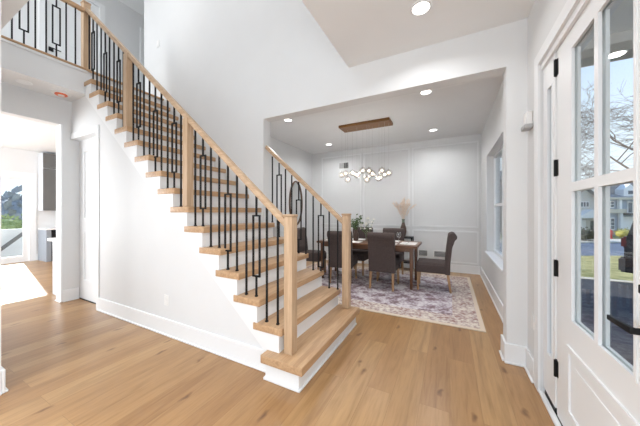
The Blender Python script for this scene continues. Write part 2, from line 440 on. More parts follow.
# ceilings
mb = MB(); mb.box(-1.05, XR, -3.4, YW, ZC, 3.36); mb.box(XB, -1.05, -3.4, .725, ZC, 3.36)
struct('ceiling', mb, CEIL, 'flat white ceiling over the entry around the stairwell void', 'ceiling')
struct('ceiling_dining', MB().box(-3.56, XR, YW2, 6.41, ZC, 3.3), CEIL, 'flat white dining room ceiling', 'ceiling')
struct('floor_upper', MB().box(-6.4, XB, -3.4, 5.2, ZC, Z2 - .005), WALL, 'white landing slab of the upper hall with a plain fascia', 'landing')
struct('ceiling_kitchen', MB().box(-10.5, -6.4, -3.4, 4.8, ZC, 3.3), CEIL, 'flat white kitchen ceiling', 'ceiling')
struct('ceiling_upper', MB().box(-6.5, -.9, -3.4, 5.2, 5.8, 5.95), CEIL, 'high white ceiling over the stairwell and upper hall', 'ceiling')
struct('wall_void_right', MB().box(-1.05, -.9, .6, YW, 3.36, 5.8), WALL, 'upper white wall on the right side of the stairwell void', 'wall')
struct('wall_void_near', MB().box(XB, -.9, .6, .725, 3.36, 5.8), WALL, 'upper white wall on the near side of the stairwell void', 'wall')
def hall_solid(y, z): return not ((1.70 < y < 2.46 and z < Z2 + 2.03) or (3.27 < y < 4.05 and z < Z2 + 2.03))
struct('wall_upper_hall', MB().cells('x', -6.35, -6.2, [-3.4, 1.70, 2.46, 3.27, 4.05, 5.2], [Z2, Z2 + 2.03, 5.8], hall_solid), WALL,
       'white wall of the upper hall behind the balcony', 'wall')
struct('wall_upper_end', MB().box(-6.5, -5.25, 5.05, 5.2, Z2, 5.8), WALL, 'white end wall of the upper hall', 'wall')
struct('wall_upper_side', MB().box(-5.25, -5.1, YW2, 5.05, Z2, 5.8), WALL, 'white side wall turning into the upper hall', 'wall')
# under the stairs
def zskirt(x): return nose(1) * 0 + 1.50 - (x + 2.90) * .869      # lower edge of the stringer board
mb = MB(); mb.prism([(-4.28, 0), (-1.32, 0), (-1.32, zskirt(-1.32) + .1), (-4.28, zskirt(-4.28) + .1)], 'y', 1.692, 1.80)
struct('wall_under_stairs', mb, WALL, 'white triangular wall closing the space under the stairs', 'wall')
struct('wall_over_closet', MB().box(XL, -4.281, 1.693, 1.80, 2.467, ZC), WALL, 'white wall above the closet door', 'wall')
# kitchen shell
KX, KY = -10.25, 4.60
def kit_solid(y, z): return not (1.35 < y < 2.50 and z < 2.28)
struct('wall_kitchen_far', MB().cells('x', KX - .15, KX, [-3.4, 1.35, 2.50, KY], [0, 2.28, 3.2], kit_solid), WALL, 'white far kitchen wall with the glass patio door', 'wall')
struct('wall_kitchen_side', MB().box(KX - .15, XL - .15, KY, KY + .12, 0, 3.2), WALL, 'white kitchen wall behind the grey cabinets', 'wall')

# baseboards
BH = .175
def base_x(mb, x0, x1, yface, d):      # board along X, face at yface, body behind (d=+1: body towards +y)
    mb.box(x0, x1, *sorted((yface, yface + d * .018)), 0, BH, .004)
    mb.box(x0, x1, *sorted((yface - d * .014, yface + d * .002)), 0, .018, .004)
def base_y(mb, y0, y1, xface, d):
    mb.box(*sorted((xface, xface + d * .018)), y0, y1, 0, BH, .004)
    mb.box(*sorted((xface - d * .014, xface + d * .002)), y0, y1, 0, .018, .004)
mb = MB(); base_x(mb, -4.295, -1.30, YS, 1); struct('baseboard_stair', mb, TRIM, 'white baseboard along the wall under the stairs', 'baseboard')
mb = MB(); base_y(mb, 1.589, 1.775, XL + .018, -1); base_x(mb, XL - .167, XL + .018, 1.569, 1); struct('baseboard_left', mb, TRIM, 'white baseboard on the wall end by the kitchen opening', 'baseboard')
mb = MB(); base_x(mb, OPEN_R - .018, XR, YW - .018, 1); base_y(mb, YW + .001, YW2 + .018, OPEN_R - .018, 1); base_y(mb, 2.52, YW - .019, XR - .018, 1)
struct('baseboard_pilaster', mb, TRIM, 'white baseboard wrapping the right end of the dining opening', 'baseboard')
mb = MB(); base_y(mb, YW2, 6.39, XR - .018, 1); struct('baseboard_right', mb, TRIM, 'white baseboard below the dining window', 'baseboard')
mb = MB(); base_x(mb, -3.54, XR - .018, 6.392, 1); struct('baseboard_back', mb, TRIM, 'white baseboard along the dining back wall', 'baseboard')
mb = MB(); base_y(mb, YW2, 6.39, -3.542, -1); struct('baseboard_dining_left', mb, TRIM, 'white baseboard along the dining left wall', 'baseboard')
mb = MB(); base_y(mb, .34, .579, -2.937, -1); base_x(mb, -4.9, -2.937, .598, -1); struct('baseboard_near', mb, TRIM, 'white baseboard end at the left edge of the entry floor', 'baseboard')
mb = MB(); base_y(mb, -2, 1.25, KX + .018, -1); base_y(mb, 2.632, 2.66, KX + .018, -1); struct('baseboard_kitchen', mb, TRIM, 'white baseboard beside the kitchen patio door', 'baseboard')

# dining panel moulding: one frame per field
def frame_xz(mb, x0, x1, z0, z1, y, wd=.024, t=.016):
    mb.frame('y', y - t, y + .001, x0, x1, z0, z1, wd)
    mb.frame('y', y - t * .55, y + .001, x0 - .008, x1 + .008, z0 - .008, z1 + .008, .012)
k = 1
for (x0, x1, nm) in ((-.80, .545, 'right'), (-2.01, -.87, 'middle'), (-3.24, -2.08, 'left')):
    for (z0, z1, hn) in ((1.01, 2.88, 'tall upper'), (.21, .92, 'low lower')):
        mb = MB(); frame_xz(mb, x0, x1, z0, z1, 6.41)
        struct('trim_%d' % k, mb, TRIM, 'white moulding frame, %s field at %s of the dining back wall' % (hn, nm), 'moulding'); k += 1
# front door surround, recess lining, thresholds
mb = MB()
mb.box(XR + .002, XR + .02, DOOR_Y0 - .0, DOOR_Y1, 2.40, 2.44); struct('trim_7', mb, TRIM, 'white head jamb above the front door', 'trim')
mb = MB().frame('x', XR - .016, XR, DOOR_Y0 - .085, DOOR_Y1 + .085, 0, 2.53, (.085, .09, 0, .085))
struct('trim_8', mb, TRIM, 'flat white casing around the front door and sidelight', 'trim')

# ------------------------------------------------------------------ staircase
st = thing('staircase', 'straight oak and white staircase climbing left along the tall wall', 'staircase', (-2.8, 2.2, 0))
YE = 1.658
def yfar(k): return 2.888 if nose(k) - .30 > OPEN_L - .05 else YW
for kk in range(1, NT + 1):
    z = kk * RISE; xn = nose(kk); far = yfar(kk)
    mb = MB()
    if kk == 1: mb.box(-1.352, -.962, 1.578, 2.912, z - .066, z, .008, 2)
    else:
        xb = xn - .3005
        mb.box(xb, xn, YE, far + (.012 if far > YW else 0), z - .060, z, .007, 2)
    mb.build('tread', OAKY, st)
for kk in range(1, 18):
    z0 = (kk - 1) * RISE; z1 = kk * RISE - .055; xr = nose(kk) - .032; far = yfar(min(kk, 16)) - (.003 if yfar(min(kk, 16)) > YW else 0)
    mb = MB()
    if kk == 1:
        mb.box(-1.32, -1.003, 1.604, far, 0, z1)
        mb.box(-1.334, -.990, 1.590, far, 0, .022, .004)
    else: mb.box(xr - .02, xr, YS + .002, far, z0 - .01, z1)
    mb.build('riser', RISER, st)
# stringer boards, sawtooth top
def stringer(y0, y1, xend, top):
    pts = []
    xs0 = -1.33
    pts.append((xs0, max(.0, zskirt(xs0)))); pts.append((xs0, .2 - .06 if top else .13))
    for kk in range(2, 18):
        xr = nose(kk) - .03
        if xr < xend: break
        pts.append((xr + .0, (kk - 1) * RISE - .058)); pts.append((xr, kk * RISE - .058))
    x_last = pts[-1][0]; z_last = pts[-1][1]
    xe = max(xend, x_last - .2)
    pts.append((xe, z_last)); pts.append((xe, zskirt(xe)))
    mb = MB(); mb.prism(pts, 'y', y0, y1); return mb
stringer(YS - .012, YS + .03, -4.62, True).build('stringer', RISER, st, smooth=0)
mb = stringer(2.86, 2.885, OPEN_L, True); mb.build('stringer', RISER, st, smooth=0)
# closing soffit so nothing is open behind the treads
mb = MB(); mb.prism([(-1.36, .02), (-4.62, zskirt(-4.62) + .02), (-4.62, zskirt(-4.62) - .05), (-1.36, -.0)], 'y', YS + .03, YW - .001); mb.build('soffit', RISER, st, smooth=0)
mb = MB(); mb.box(OPEN_L, -1.33, 2.862, 2.883, 0, .22); mb.prism([(OPEN_L, .2), (-1.33, .2), (OPEN_L, zskirt(OPEN_L) + .05)], 'y', 2.862, 2.883); mb.build('side_panel', RISER, st, smooth=0)

# railings
SL = RISE / RUN
def znose(x): return RISE + (NOSE1 - x) * SL
RAIL_TOP = .885
def rail_seg(mb, y, xa, xb, w_=.056, h_=.052):
    za, zb = znose(xa) + RAIL_TOP - .032, znose(xb) + RAIL_TOP - .032
    mb.bar((xa, y, za), (xb, y, zb), w_, h_, bev=.012)
def newel(parent, x, y, z0, z1, wd=.092, cap=True):
    h = wd / 2
    p = MB().box(x - h, x + h, y - h, y + h, z0, z1, .004).build('newel_post', OAKZ, parent)
    if cap: MB().box(x - h - .006, x + h + .006, y - h - .006, y + h + .006, z1, z1 + .022, .005).build('newel_cap', OAKX, p)
def tread_z(x):
    for kk in range(1, NT + 1):
        if nose(kk + 1) - .002 <= x <= nose(kk): return kk * RISE
    return Z2 if x < nose(NT) else 0
BS = .014
def baluster(parent, x, y, z0, z1, rect, axis='x', b=None):
    mb = MB(); h = BS / 2; o = -.001
    if not rect:
        mb.box(x - h, x + h, y - h, y + h, z0 + o, z1)
        mb.box(x - h * 1.5, x + h * 1.5, y - h * 1.5, y + h * 1.5, z0, z0 + .012)
        mb.build('baluster', BLACK, parent, smooth=0)
    else:
        zb, zt = b; q = .036
        mb.box(x - h, x + h, y - h, y + h, z0 + o, zb); mb.box(x - h, x + h, y - h, y + h, zt, z1)
        mb.box(x - h * 1.5, x + h * 1.5, y - h * 1.5, y + h * 1.5, z0, z0 + .012)
        for s_ in (-1, 1):
            if axis == 'x': mb.box(x + s_ * q - h, x + s_ * q + h, y - h, y + h, zb - h, zt + h)
            else: mb.box(x - h, x + h, y + s_ * q - h, y + s_ * q + h, zb - h, zt + h)
        for zz in (zb, zt):
            if axis == 'x': mb.box(x - q, x + q, y - h, y + h, zz - h, zz + h)
            else: mb.box(x - h, x + h, y - q, y + q, zz - h, zz + h)
        mb.build('box_baluster', BLACK, parent, smooth=0)
YN = 1.72
X_NEWEL = -1.156
rl = thing('stair_railing', 'oak stair railing with black iron balusters on the near side of the stairs', 'railing', (X_NEWEL, YN, .2))
mb = MB(); rail_seg(mb, YN, X_NEWEL - .03, -4.70); mb.build('handrail', OAKX, rl)
newel(rl, X_NEWEL, YN, .2, 1.305, .080)
for i in range(30):
    x = -1.284 - .116 * i
    zr = znose(x) + RAIL_TOP - .062
    if i in (10, 20):
        newel(rl, x, YN, tread_z(x), zr + .02, .078, cap=False); continue
    j = i if i < 10 else i - 1 if i < 20 else i
    rect = i in (2, 5, 8, 12, 15, 18, 22, 25, 28)
    z0 = tread_z(x)
    baluster(rl, x, YN, z0, zr, rect, 'x', (z0 + .18, z0 + .712))
newel(rl, -4.755, YN, Z2, 4.395, .085)
# far railing in the dining opening
YF = 2.838
rf = thing('stair_railing', 'short oak stair railing with black balusters in the dining opening', 'railing', (-1.115, YF, .2))
mb = MB(); mb.bar((-1.115, YF, znose(-1.115) + RAIL_TOP - .012), (OPEN_L + .004, YF, znose(OPEN_L) + RAIL_TOP + .013), .056, .052, bev=.012); mb.build('handrail', OAKX, rf)
newel(rf, -1.105, YF, .2, 1.305, .084)
for i, x in enumerate((-1.218, -1.333, -1.448, -1.56, -1.668, -1.778, -1.888, -1.99, -2.096, -2.212)):
    z0 = tread_z(x); zr = znose(x) + RAIL_TOP - .04
    rect = i in (2, 5, 8)
    b = {2: (.652, 1.30), 5: (.985, 1.504), 8: (1.318, 1.855)}.get(i)
    baluster(rf, x, YF, z0, zr, rect, 'x', b)
# balcony
XBR = -4.70
ba = thing('balcony_railing', 'oak balcony railing with black balusters along the upper hall', 'railing', (XBR, .9, Z2))
MB().bar((XBR, -.6, 4.255), (XBR, 1.676, 4.255), .056, .056, bev=.012).build('handrail', OAKY, ba)
i = 0
for n_, y in enumerate([1.585 - .0968 * q for q in range(21)]):
    rect = n_ % 3 == 2
    if n_ == 2: rect = True
    baluster(ba, XBR, y, Z2, 4.23, rect, 'y', (3.60, 4.10))
mb = MB(); mb.box(-4.80, XB + .022, -3.4, YS, Z2 - .028, Z2, .006); struct('trim_9', mb, OAKY, 'oak nosing strip along the balcony edge under the balusters', 'trim')
mb = MB(); mb.box(XB, XB + .012, -3.4, YS + .02, Z2 - .06, Z2 - .028, .003); struct('trim_10', mb, TRIM, 'thin white moulding under the balcony nosing', 'trim')
mb = MB(); mb.box(-4.80, XB + .03, YS, YW, Z2 - .03, Z2, .006); struct('trim_11', mb, OAKY, 'oak landing nosing at the head of the stairs', 'trim')

# ------------------------------------------------------------------ doors and windows
def lever(parent, mat=BLACK): pass
# closet door under the stairs
d = thing('door_1', 'tall white closet door under the stairs with a small knob', 'door', (-4.7, 1.79, 0), kind='structure')
mb = MB(); mb.box(-5.149, -4.30, 1.785, 1.82, .012, 2.452); mb.build('door_leaf', TRIM, d)
mb = MB(); frame_xz(mb, -4.99, -4.42, 1.22, 2.30, 1.785, .035, .012); mb.build('upper_panel', TRIM, d)
mb = MB(); frame_xz(mb, -4.99, -4.42, .28, 1.06, 1.785, .035, .012); mb.build('lower_panel', TRIM, d)
mb = MB(); mb.lathe([(.022, 0), (.022, -.006), (.009, -.012), (.009, -.03), (.022, -.04), (.024, -.05), (.012, -.058)], (-4.40, 1.785, 1.02), 16, 'y'); mb.build('door_knob', CHROME, d)
mb = MB().cells('y', 1.680, 1.785, [XL, -4.345, -4.275], [0, 2.452, 2.54], lambda x, z: x > -4.345 or z > 2.452)
struct('trim_12', mb, TRIM, 'white casing around the closet door', 'trim')
mb = MB(); mb.box(-5.14, -4.35, 1.775, 1.80, 0, .012); struct('trim_13', mb, BLACK, 'dark gap strip under the closet door', 'trim')
# kitchen opening casing
mb = MB(); mb.box(XL - .165, XL + .012, 1.570, 1.587, 0, 2.65, .003); struct('trim_14', mb, TRIM, 'white jamb lining of the kitchen opening', 'trim')
# upper hall doors
def upper_door(nm, y0, y1, label, mat, handle):
    d = thing(nm, label, 'door', (-6.22, (y0 + y1) / 2, Z2), kind='structure')
    MB().box(-6.25, -6.215, y0 + .005, y1 - .005, Z2 + .01, Z2 + 2.02).build('door_leaf', mat, d)
    for z0, z1 in ((.2, .85), (1.0, 1.88)):
        mb = MB().frame('x', -6.216, -6.205, y0 + .12, y1 - .12, Z2 + z0, Z2 + z1, .03)
        mb.build('door_panel', mat, d)
    if handle:
        h = MB().box(-6.216, -6.195, y0 + .04, y0 + .10, Z2 + .76, Z2 + .83, .004).build('handle_plate', BLACK, d)
        MB().tube([(-6.20, y0 + .07, Z2 + .80), (-6.15, y0 + .07, Z2 + .80), (-6.145, y0 + .18, Z2 + .795)], .009, 8).build('lever', BLACK, h)
    mb = MB()
    mb.frame('x', -6.2, -6.185, y0 - .08, y1 + .08, Z2, Z2 + 2.10, (.08, .08, 0, .07))
    mb.build('door_casing', TRIM, d)
upper_door('door_2', 1.70, 2.46, 'white upstairs door with a black lever behind the balcony', TRIM, True)
upper_door('dark_doorway', 3.27, 4.05, 'dark leaf standing in for the unlit doorway at the far end of the hall', GREYCAB, False)  # shade of an open doorway put into a dark leaf colour

# front door and sidelight
DX = .622
fd = thing('door_4', 'white front door with a four pane window and black hardware', 'door', (DX + .02, 1.7, 0), kind='structure')
y0, y1 = 1.185, 2.168; gy0, gy1, gz0, gz1 = 1.378, 1.954, .707, 2.297
def door_solid(y, z): return not (gy0 < y < gy1 and gz0 < z < gz1)
mb = MB().cells('x', DX, DX + .032, [y0, gy0, gy1, y1], [.02, gz0, gz1, 2.425], door_solid); mb.build('door_leaf', TRIM, fd, smooth=0)
mb = MB(); ym = (gy0 + gy1) / 2
def bar_solid(y, z): return abs(y - ym) < .018 or 1.463 < z < 1.513 or y < gy0 + .014 or y > gy1 - .014 or z < gz0 + .016 or z > gz1 - .016
for s_ in (-.005, .021):
    mb.cells('x', DX + s_, DX + s_ + .014, [gy0 - .002, gy0 + .014, ym - .018, ym + .018, gy1 - .014, gy1 + .002], [gz0 - .002, gz0 + .016, 1.463, 1.513, gz1 - .016, gz1 + .002], bar_solid)
mb.build('window_bars', TRIM, fd)
for (a, b_) in ((gy0 + .002, ym - .012), (ym + .012, gy1 - .002)):
    for (c, e_) in ((gz0 + .002, 1.48), (1.496, gz1 - .002)):
        MB().box(DX + .013, DX + .017, a, b_, c, e_).build('pane', GLASS, fd, smooth=0)
mb = MB().frame('x', DX - .010, DX + .002, 1.33, 2.0, .15, .56, .035)
mb.box(DX - .004, DX + .002, 1.42, 1.91, .24, .47, .003)
mb.build('raised_panel', TRIM, fd)
for z in (2.287, 1.632, .978, .323):
    mb = MB(); mb.box(DX - .004, DX + .004, 2.150, 2.195, z - .052, z + .052, .001); mb.tube([(DX - .008, 2.174, z - .054), (DX - .008, 2.174, z + .054)], .009, 10); mb.build('hinge', BLACK, fd)
hp = MB().box(DX - .012, DX, 1.265, 1.325, .84, 1.01, .004).build('handle_plate', BLACK, fd)
mb = MB(); mb.tube([(DX - .01, 1.295, .925), (DX - .055, 1.295, .925)], .012, 10); mb.bar((DX - .055, 1.283, .928), (DX - .058, 1.425, .925), .016, .024, w1=.014, h1=.02, bev=.004); mb.build('lever', BLACK, hp)
mb = MB(); mb.lathe([(.03, 0), (.03, -.014), (.022, -.02)], (DX, 1.295, 1.075), 20, 'x'); mb.box(DX - .035, DX - .015, 1.29, 1.30, 1.06, 1.09, .002); mb.build('deadbolt', BLACK, fd)
mb = MB(); mb.box(DX - .003, DX + .09, y0 - .02, y1 + .02, 0, .019, .002); mb.build('threshold', BLACK, fd)
# sidelight
sl = thing('window_1', 'narrow sidelight window beside the front door hinges', 'window', (DX, 2.3, 0), kind='structure')
def side_solid(y, z): return not (2.243 < y < 2.338 and .345 < z < 2.215)
MB().cells('x', DX - .004, DX + .016, [2.197, 2.243, 2.338, DOOR_Y1 - .002], [.05, .345, 2.215, 2.425], side_solid).build('window_frame', TRIM, sl, smooth=0)
mb = MB().frame('x', DX - .008, DX + .004, 2.240, 2.341, .340, 2.220, .009)
mb.build('glazing_bead', TRIM, sl)
MB().box(DX + .006, DX + .010, 2.242, 2.339, .344, 2.216).build('pane', GLASS, sl, smooth=0)
MB().box(DX - .002, DX + .08, 2.20, DOOR_Y1 - .03, 0, .049, .002).build('threshold', BLACK, sl)
MB().box(XR - .014, DX - .004, 1.18, DOOR_Y1 - .002, 0, .016, .002).build('sill_strip', TRIM, sl)
mb = MB(); mb.box(DX + .0, DX + .05, 1.14, 1.184, 0, 2.44); mb.box(DX + .006, DX + .05, 2.17, 2.196, 0.02, 2.44); mb.box(DX, DX + .06, 1.184, 2.43, 2.428, 2.44)
struct('trim_15', mb, TRIM, 'white mullion and jambs of the front door frame', 'trim')
# dining window
wd = thing('window_2', 'deep set dining room window in the right wall', 'window', (XR + .13, 4.7, .62), kind='structure')
gx = XR + .11
mb = MB().cells('x', gx, gx + .06, [WIN[0], WIN[0] + .05, 4.68, 4.73, WIN[1] - .05, WIN[1]], [WIN[2], WIN[2] + .05, 1.44, 1.49, WIN[3] - .05, WIN[3]],
    lambda y, z: y < WIN[0] + .05 or y > WIN[1] - .05 or z < WIN[2] + .05 or z > WIN[3] - .05 or 1.44 < z < 1.49 or 4.68 < y < 4.73)
mb.build('window_frame', TRIM, wd)
for (a, b_) in ((WIN[0] + .05, 4.68), (4.73, WIN[1] - .05)):
    for (c, e_) in ((WIN[2] + .05, 1.44), (1.49, WIN[3] - .05)):
        MB().box(gx + .025, gx + .03, a, b_, c, e_).build('pane', GLASS, wd, smooth=0)
MB().box(XR - .03, gx, WIN[0] - .04, WIN[1] + .04, WIN[2] - .025, WIN[2] + .004, .004).build('window_sill', TRIM, wd)
# kitchen patio door
kd = thing('door_5', 'white glazed patio door on the far kitchen wall', 'door', (KX, 1.9, 0), kind='structure')
MB().frame('x', KX - .08, KX - .03, 1.35, 2.50, .0, 2.28, (.10, .11, .16, .06)).build('door_leaf', TRIM, kd, smooth=0)
MB().box(KX - .058, KX - .052, 1.44, 2.40, .15, 2.23).build('pane', GLASS, kd, smooth=0)
MB().frame('x', KX, KX + .018, 1.24, 2.63, 0, 2.42, (.11, .13, 0, .14)).build('door_casing', TRIM, kd, smooth=0)

# ------------------------------------------------------------------ ceiling fixtures
def downlight(x, y, z, label, power=DOWNLIGHT_POWER, r=.068):
    t = thing('recessed_light', label, 'ceiling light', (x, y, z), 'recessed ceiling lights')
    mb = MB(); mb.lathe([(r, .0), (r, -.004), (r + .02, -.006), (r + .022, 0)], (x, y, z - .0005), 28); mb.build('trim_ring', TRIM, t)
    MB().lathe([(.001, -.001), (r, -.001), (r, -.003), (.001, -.003)], (x, y, z), 28).build('lens', LENS, t)
    lamp('downlight', 'AREA', (x, y, z - .012), (0, 0, -1), power, (r * 1.8,), (.985, .99, 1), 'DISK', R(150))
LENS = emit_mat('lit_lens', (1, .97, .92), 4)
downlight(-2.635, 3.84, ZC, 'lit recessed light at the near left of the dining ceiling', 10)
downlight(-2.68, 5.69, ZC, 'lit recessed light at the far left of the dining ceiling', 10)
downlight(-.305, 5.67, ZC, 'lit recessed light at the far right of the dining ceiling', 10)
downlight(-.30, 3.83, ZC, 'lit recessed light just inside the dining opening on the right', 10)
downlight(-.213, 2.235, ZC, 'large lit recessed light in the entry ceiling', DOWNLIGHT_POWER)
for x in (-.213, -2.6, -4.0):
    for y in (-.2, -1.8): lamp('downlight', 'AREA', (x, y, ZC - .01), (0, 0, -1), DOWNLIGHT_POWER * (2.4 if x < -2 and y > -1 else 1), (.12,), (.985, .99, 1), 'DISK', R(150))  # added unseen ceiling lamps without fixtures, two boosted for the left side
sd = thing('ceiling_detector', 'round white ceiling detector with an orange cover under the balcony', 'detector', (-4.90, 1.50, ZC))
MB().lathe([(.105, .0005), (.105, -.010), (.085, -.016), (.055, -.016)], (-4.90, 1.50, ZC), 28).build('base_ring', PLASTIC, sd)
ORANGE = noise_mat('orange_cover', (.70, .12, .04), (.85, .22, .09), 20, .4)
MB().lathe([(.066, -.014), (.068, -.026), (.060, -.032), (.040, -.030), (.012, -.030)], (-4.90, 1.50, ZC), 28).build('orange_cover', ORANGE, sd)
MB().lathe([(.034, -.028), (.034, -.036), (.02, -.040), (.004, -.040)], (-4.90, 1.50, ZC), 24).build('centre_button', PLASTIC, sd)
t = thing('flush_light', 'flat white unlit disc light in the ceiling under the balcony', 'ceiling light', (-4.905, 1.15, ZC))
MB().lathe([(.075, .0005), (.075, -.006), (.06, -.009), (.058, -.009)], (-4.905, 1.15, ZC), 28).build('trim_ring', TRIM, t)
MB().lathe([(.058, -.004), (.058, -.007), (.02, -.008)], (-4.905, 1.15, ZC), 28).build('lens', PLASTIC, t)

# small wall fittings
t = thing('doorbell_chime', 'small white box with a grey underside on the right wall', 'chime', (XR - .02, 2.66, 2.03))
MB().box(XR - .045, XR, 2.61, 2.70, 2.06, 2.17, .006).build('housing', PLASTIC, t)
MB().box(XR - .06, XR, 2.60, 2.71, 2.03, 2.065, .006).build('sensor_base', GREYPL, t)
t = thing('wall_outlet', 'white wall outlet low on the wall under the stairs', 'outlet', (-2.77, 1.69, .38))
MB().box(-2.805, -2.735, 1.686, 1.693, .32, .435, .002).build('cover_plate', PLASTIC, t)
mb = MB(); mb.box(-2.79, -2.75, 1.684, 1.688, .335, .37, .001); mb.box(-2.79, -2.75, 1.684, 1.688, .385, .42, .001); mb.build('sockets', PLASTIC, t)
t = thing('wall_outlet', 'white wall outlet on the right wall beside the sidelight casing', 'outlet', (.597, 2.61, .40))
MB().box(.593, .601, 2.575, 2.645, .40, .515, .002).build('cover_plate', PLASTIC, t)
mb = MB(); mb.box(.591, .595, 2.59, 2.63, .415, .45, .001); mb.box(.591, .595, 2.59, 2.63, .465, .50, .001); mb.build('sockets', PLASTIC, t)
t = thing('wall_switch', 'tiny white switch plate high on the stairwell wall', 'switch', (-4.79, YW, 4.45))
MB().box(-4.83, -4.75, YW - .008, YW + .001, 4.39, 4.51, .002).build('cover_plate', PLASTIC, t)
MB().box(-4.81, -4.77, YW - .012, YW - .006, 4.42, 4.48, .002).build('rocker', PLASTIC, t)
for (x0, x1, lab) in ((-.67, -.46, 'narrow grey wall vent beside the table leg on the dining back wall'), (-.335, -.01, 'wider grey wall vent behind the end chair on the dining back wall')):
    t = thing('wall_vent', lab, 'vent', ((x0 + x1) / 2, 6.40, .34), 'wall vents in the dining room')
    mb = MB(); frame_xz(mb, x0, x1, .305, .455, 6.409, .012, .012); mb.build('vent_frame', PLASTIC, t)
    MB().box(x0 + .012, x1 - .012, 6.404, 6.41, .317, .443).build('backing', GREYCAB, t)
    mb = MB()
    for q in range(4): mb.bar((x0 + .012, 6.400, .335 + q * .03), (x1 - .012, 6.400, .335 + q * .03), .016, .010, up=(0, .5, 1))
    mb.build('louvres', GREYPL, t)
t = thing('wall_vent', 'small grey and white vent high on the dining back wall', 'vent', (-2.58, 6.40, 2.54))
MB().box(-2.565, -2.44, 6.395, 6.41, 2.535, 2.685, .003).build('vent_grille', GREYCAB, t)
MB().box(-2.70, -2.57, 6.398, 6.41, 2.545, 2.685, .003).build('cover_plate', GREYPL, t)

# ------------------------------------------------------------------ dining room
RX0, RX1, RY0, RY1 = -3.15, .36, 3.345, 5.99
rm = rug_mat(RX0, RX1, RY0, RY1)
rg = MB().box(RX0, RX1, RY0, RY1, 0, .010, .003).build('area_rug', rm, None, off=((RX0 + RX1) / 2, (RY0 + RY1) / 2, 0))
rg.location = ((RX0 + RX1) / 2, (RY0 + RY1) / 2, 0)
tag(rg, 'faded purple and cream patterned rug under the dining table', 'rug')
ZR = .0105
# table
TX0, TX1, TY0, TY1, TZ = -2.40, -.49, 4.50, 5.32, .765
tb = thing('dining_table', 'long brown wooden dining table on the patterned rug', 'table', ((TX0 + TX1) / 2, (TY0 + TY1) / 2, ZR))
MB().box(TX0, TX1, TY0, TY1, TZ - .04, TZ, .006).build('tabletop', TABLE, tb)
mb = MB()
for a in ((TX0 + .09, TX1 - .09, TY0 + .07, TY0 + .09), (TX0 + .09, TX1 - .09, TY1 - .09, TY1 - .07), (TX0 + .09, TX0 + .11, TY0 + .07, TY1 - .07), (TX1 - .11, TX1 - .09, TY0 + .07, TY1 - .07)): mb.box(*a, TZ - .11, TZ - .04)
mb.build('apron', TABLE, tb)
for x in (TX0 + .10, TX1 - .10):
    for y in (TY0 + .08, TY1 - .08):
        MB().bar((x, y, TZ - .04), (x, y, ZR), .062, .062, up=(0, 1, 0), w1=.04, h1=.04, bev=.003).build('leg', TABLELEG if False else TABLEL, tb)

# dining chair (local coordinates, faces +Y)
GRP = 'dark parsons chairs round the dining table'
def make_chair():
    o = bpy.data.objects.new('dining_chair', None); C.objects.link(o); o.empty_display_size = .1
    o['category'] = 'chair'; o['group'] = GRP
    W = .225
    mb = MB(); mb.box(-W, W, -.21, .26, .31, .455, .02, 3); mb.box(-W + .008, W - .008, -.20, .25, .43, .485, .026, 3); mb.build('seat', FABRIC, o)
    prof = []
    fr = [(-.185, .30), (-.19, .50), (-.215, .75), (-.25, .93)]; bk = [(-.315, .86), (-.285, .75), (-.265, .50), (-.262, .30)]
    top = []
    cx, cz, rr = -.300, .925, .064
    for q in range(9):
        a = R(25 + q * 28); top.append((cx + rr * math.cos(a), cz + rr * math.sin(a)))
    prof = fr[:3] + top + bk[1:]
    mb = MB(); mb.prism(prof, 'x', -W, W, .006); mb.build('backrest', FABRIC, o, smooth=50)
    for s_ in (-1, 1):
        MB().bar((s_ * (W - .035), .225, .32), (s_ * (W - .03), .235, .003), .042, .042, up=(0, 1, 0), w1=.03, h1=.03, bev=.003).build('leg', LEG, o)
        MB().bar((s_ * (W - .035), -.225, .32), (s_ * (W - .03), -.27, .004), .044, .044, up=(0, 1, 0), w1=.032, h1=.032, bev=.003).build('leg', LEG, o)
    return o
ch = make_chair()
ch.location = (-1.046, 4.59, ZR); ch['label'] = 'dark brown chair seen from behind, nearest the table middle on the near side'
dup(ch, (-1.84, 4.58, ZR), R(7), 'dark brown chair on the near side, partly behind the far newel post')
dup(ch, (-.265, 4.84, ZR), R(92), 'dark brown chair in profile at the right end of the table')
dup(ch, (-2.66, 4.78, ZR), R(-84), 'dark brown chair at the left end of the table behind the balusters')
dup(ch, (-1.09, 5.33, ZR), R(180), 'dark brown chair on the far side, behind the wine glass')
dup(ch, (-1.80, 5.34, ZR), R(178), 'dark brown chair on the far side, behind the flowers')

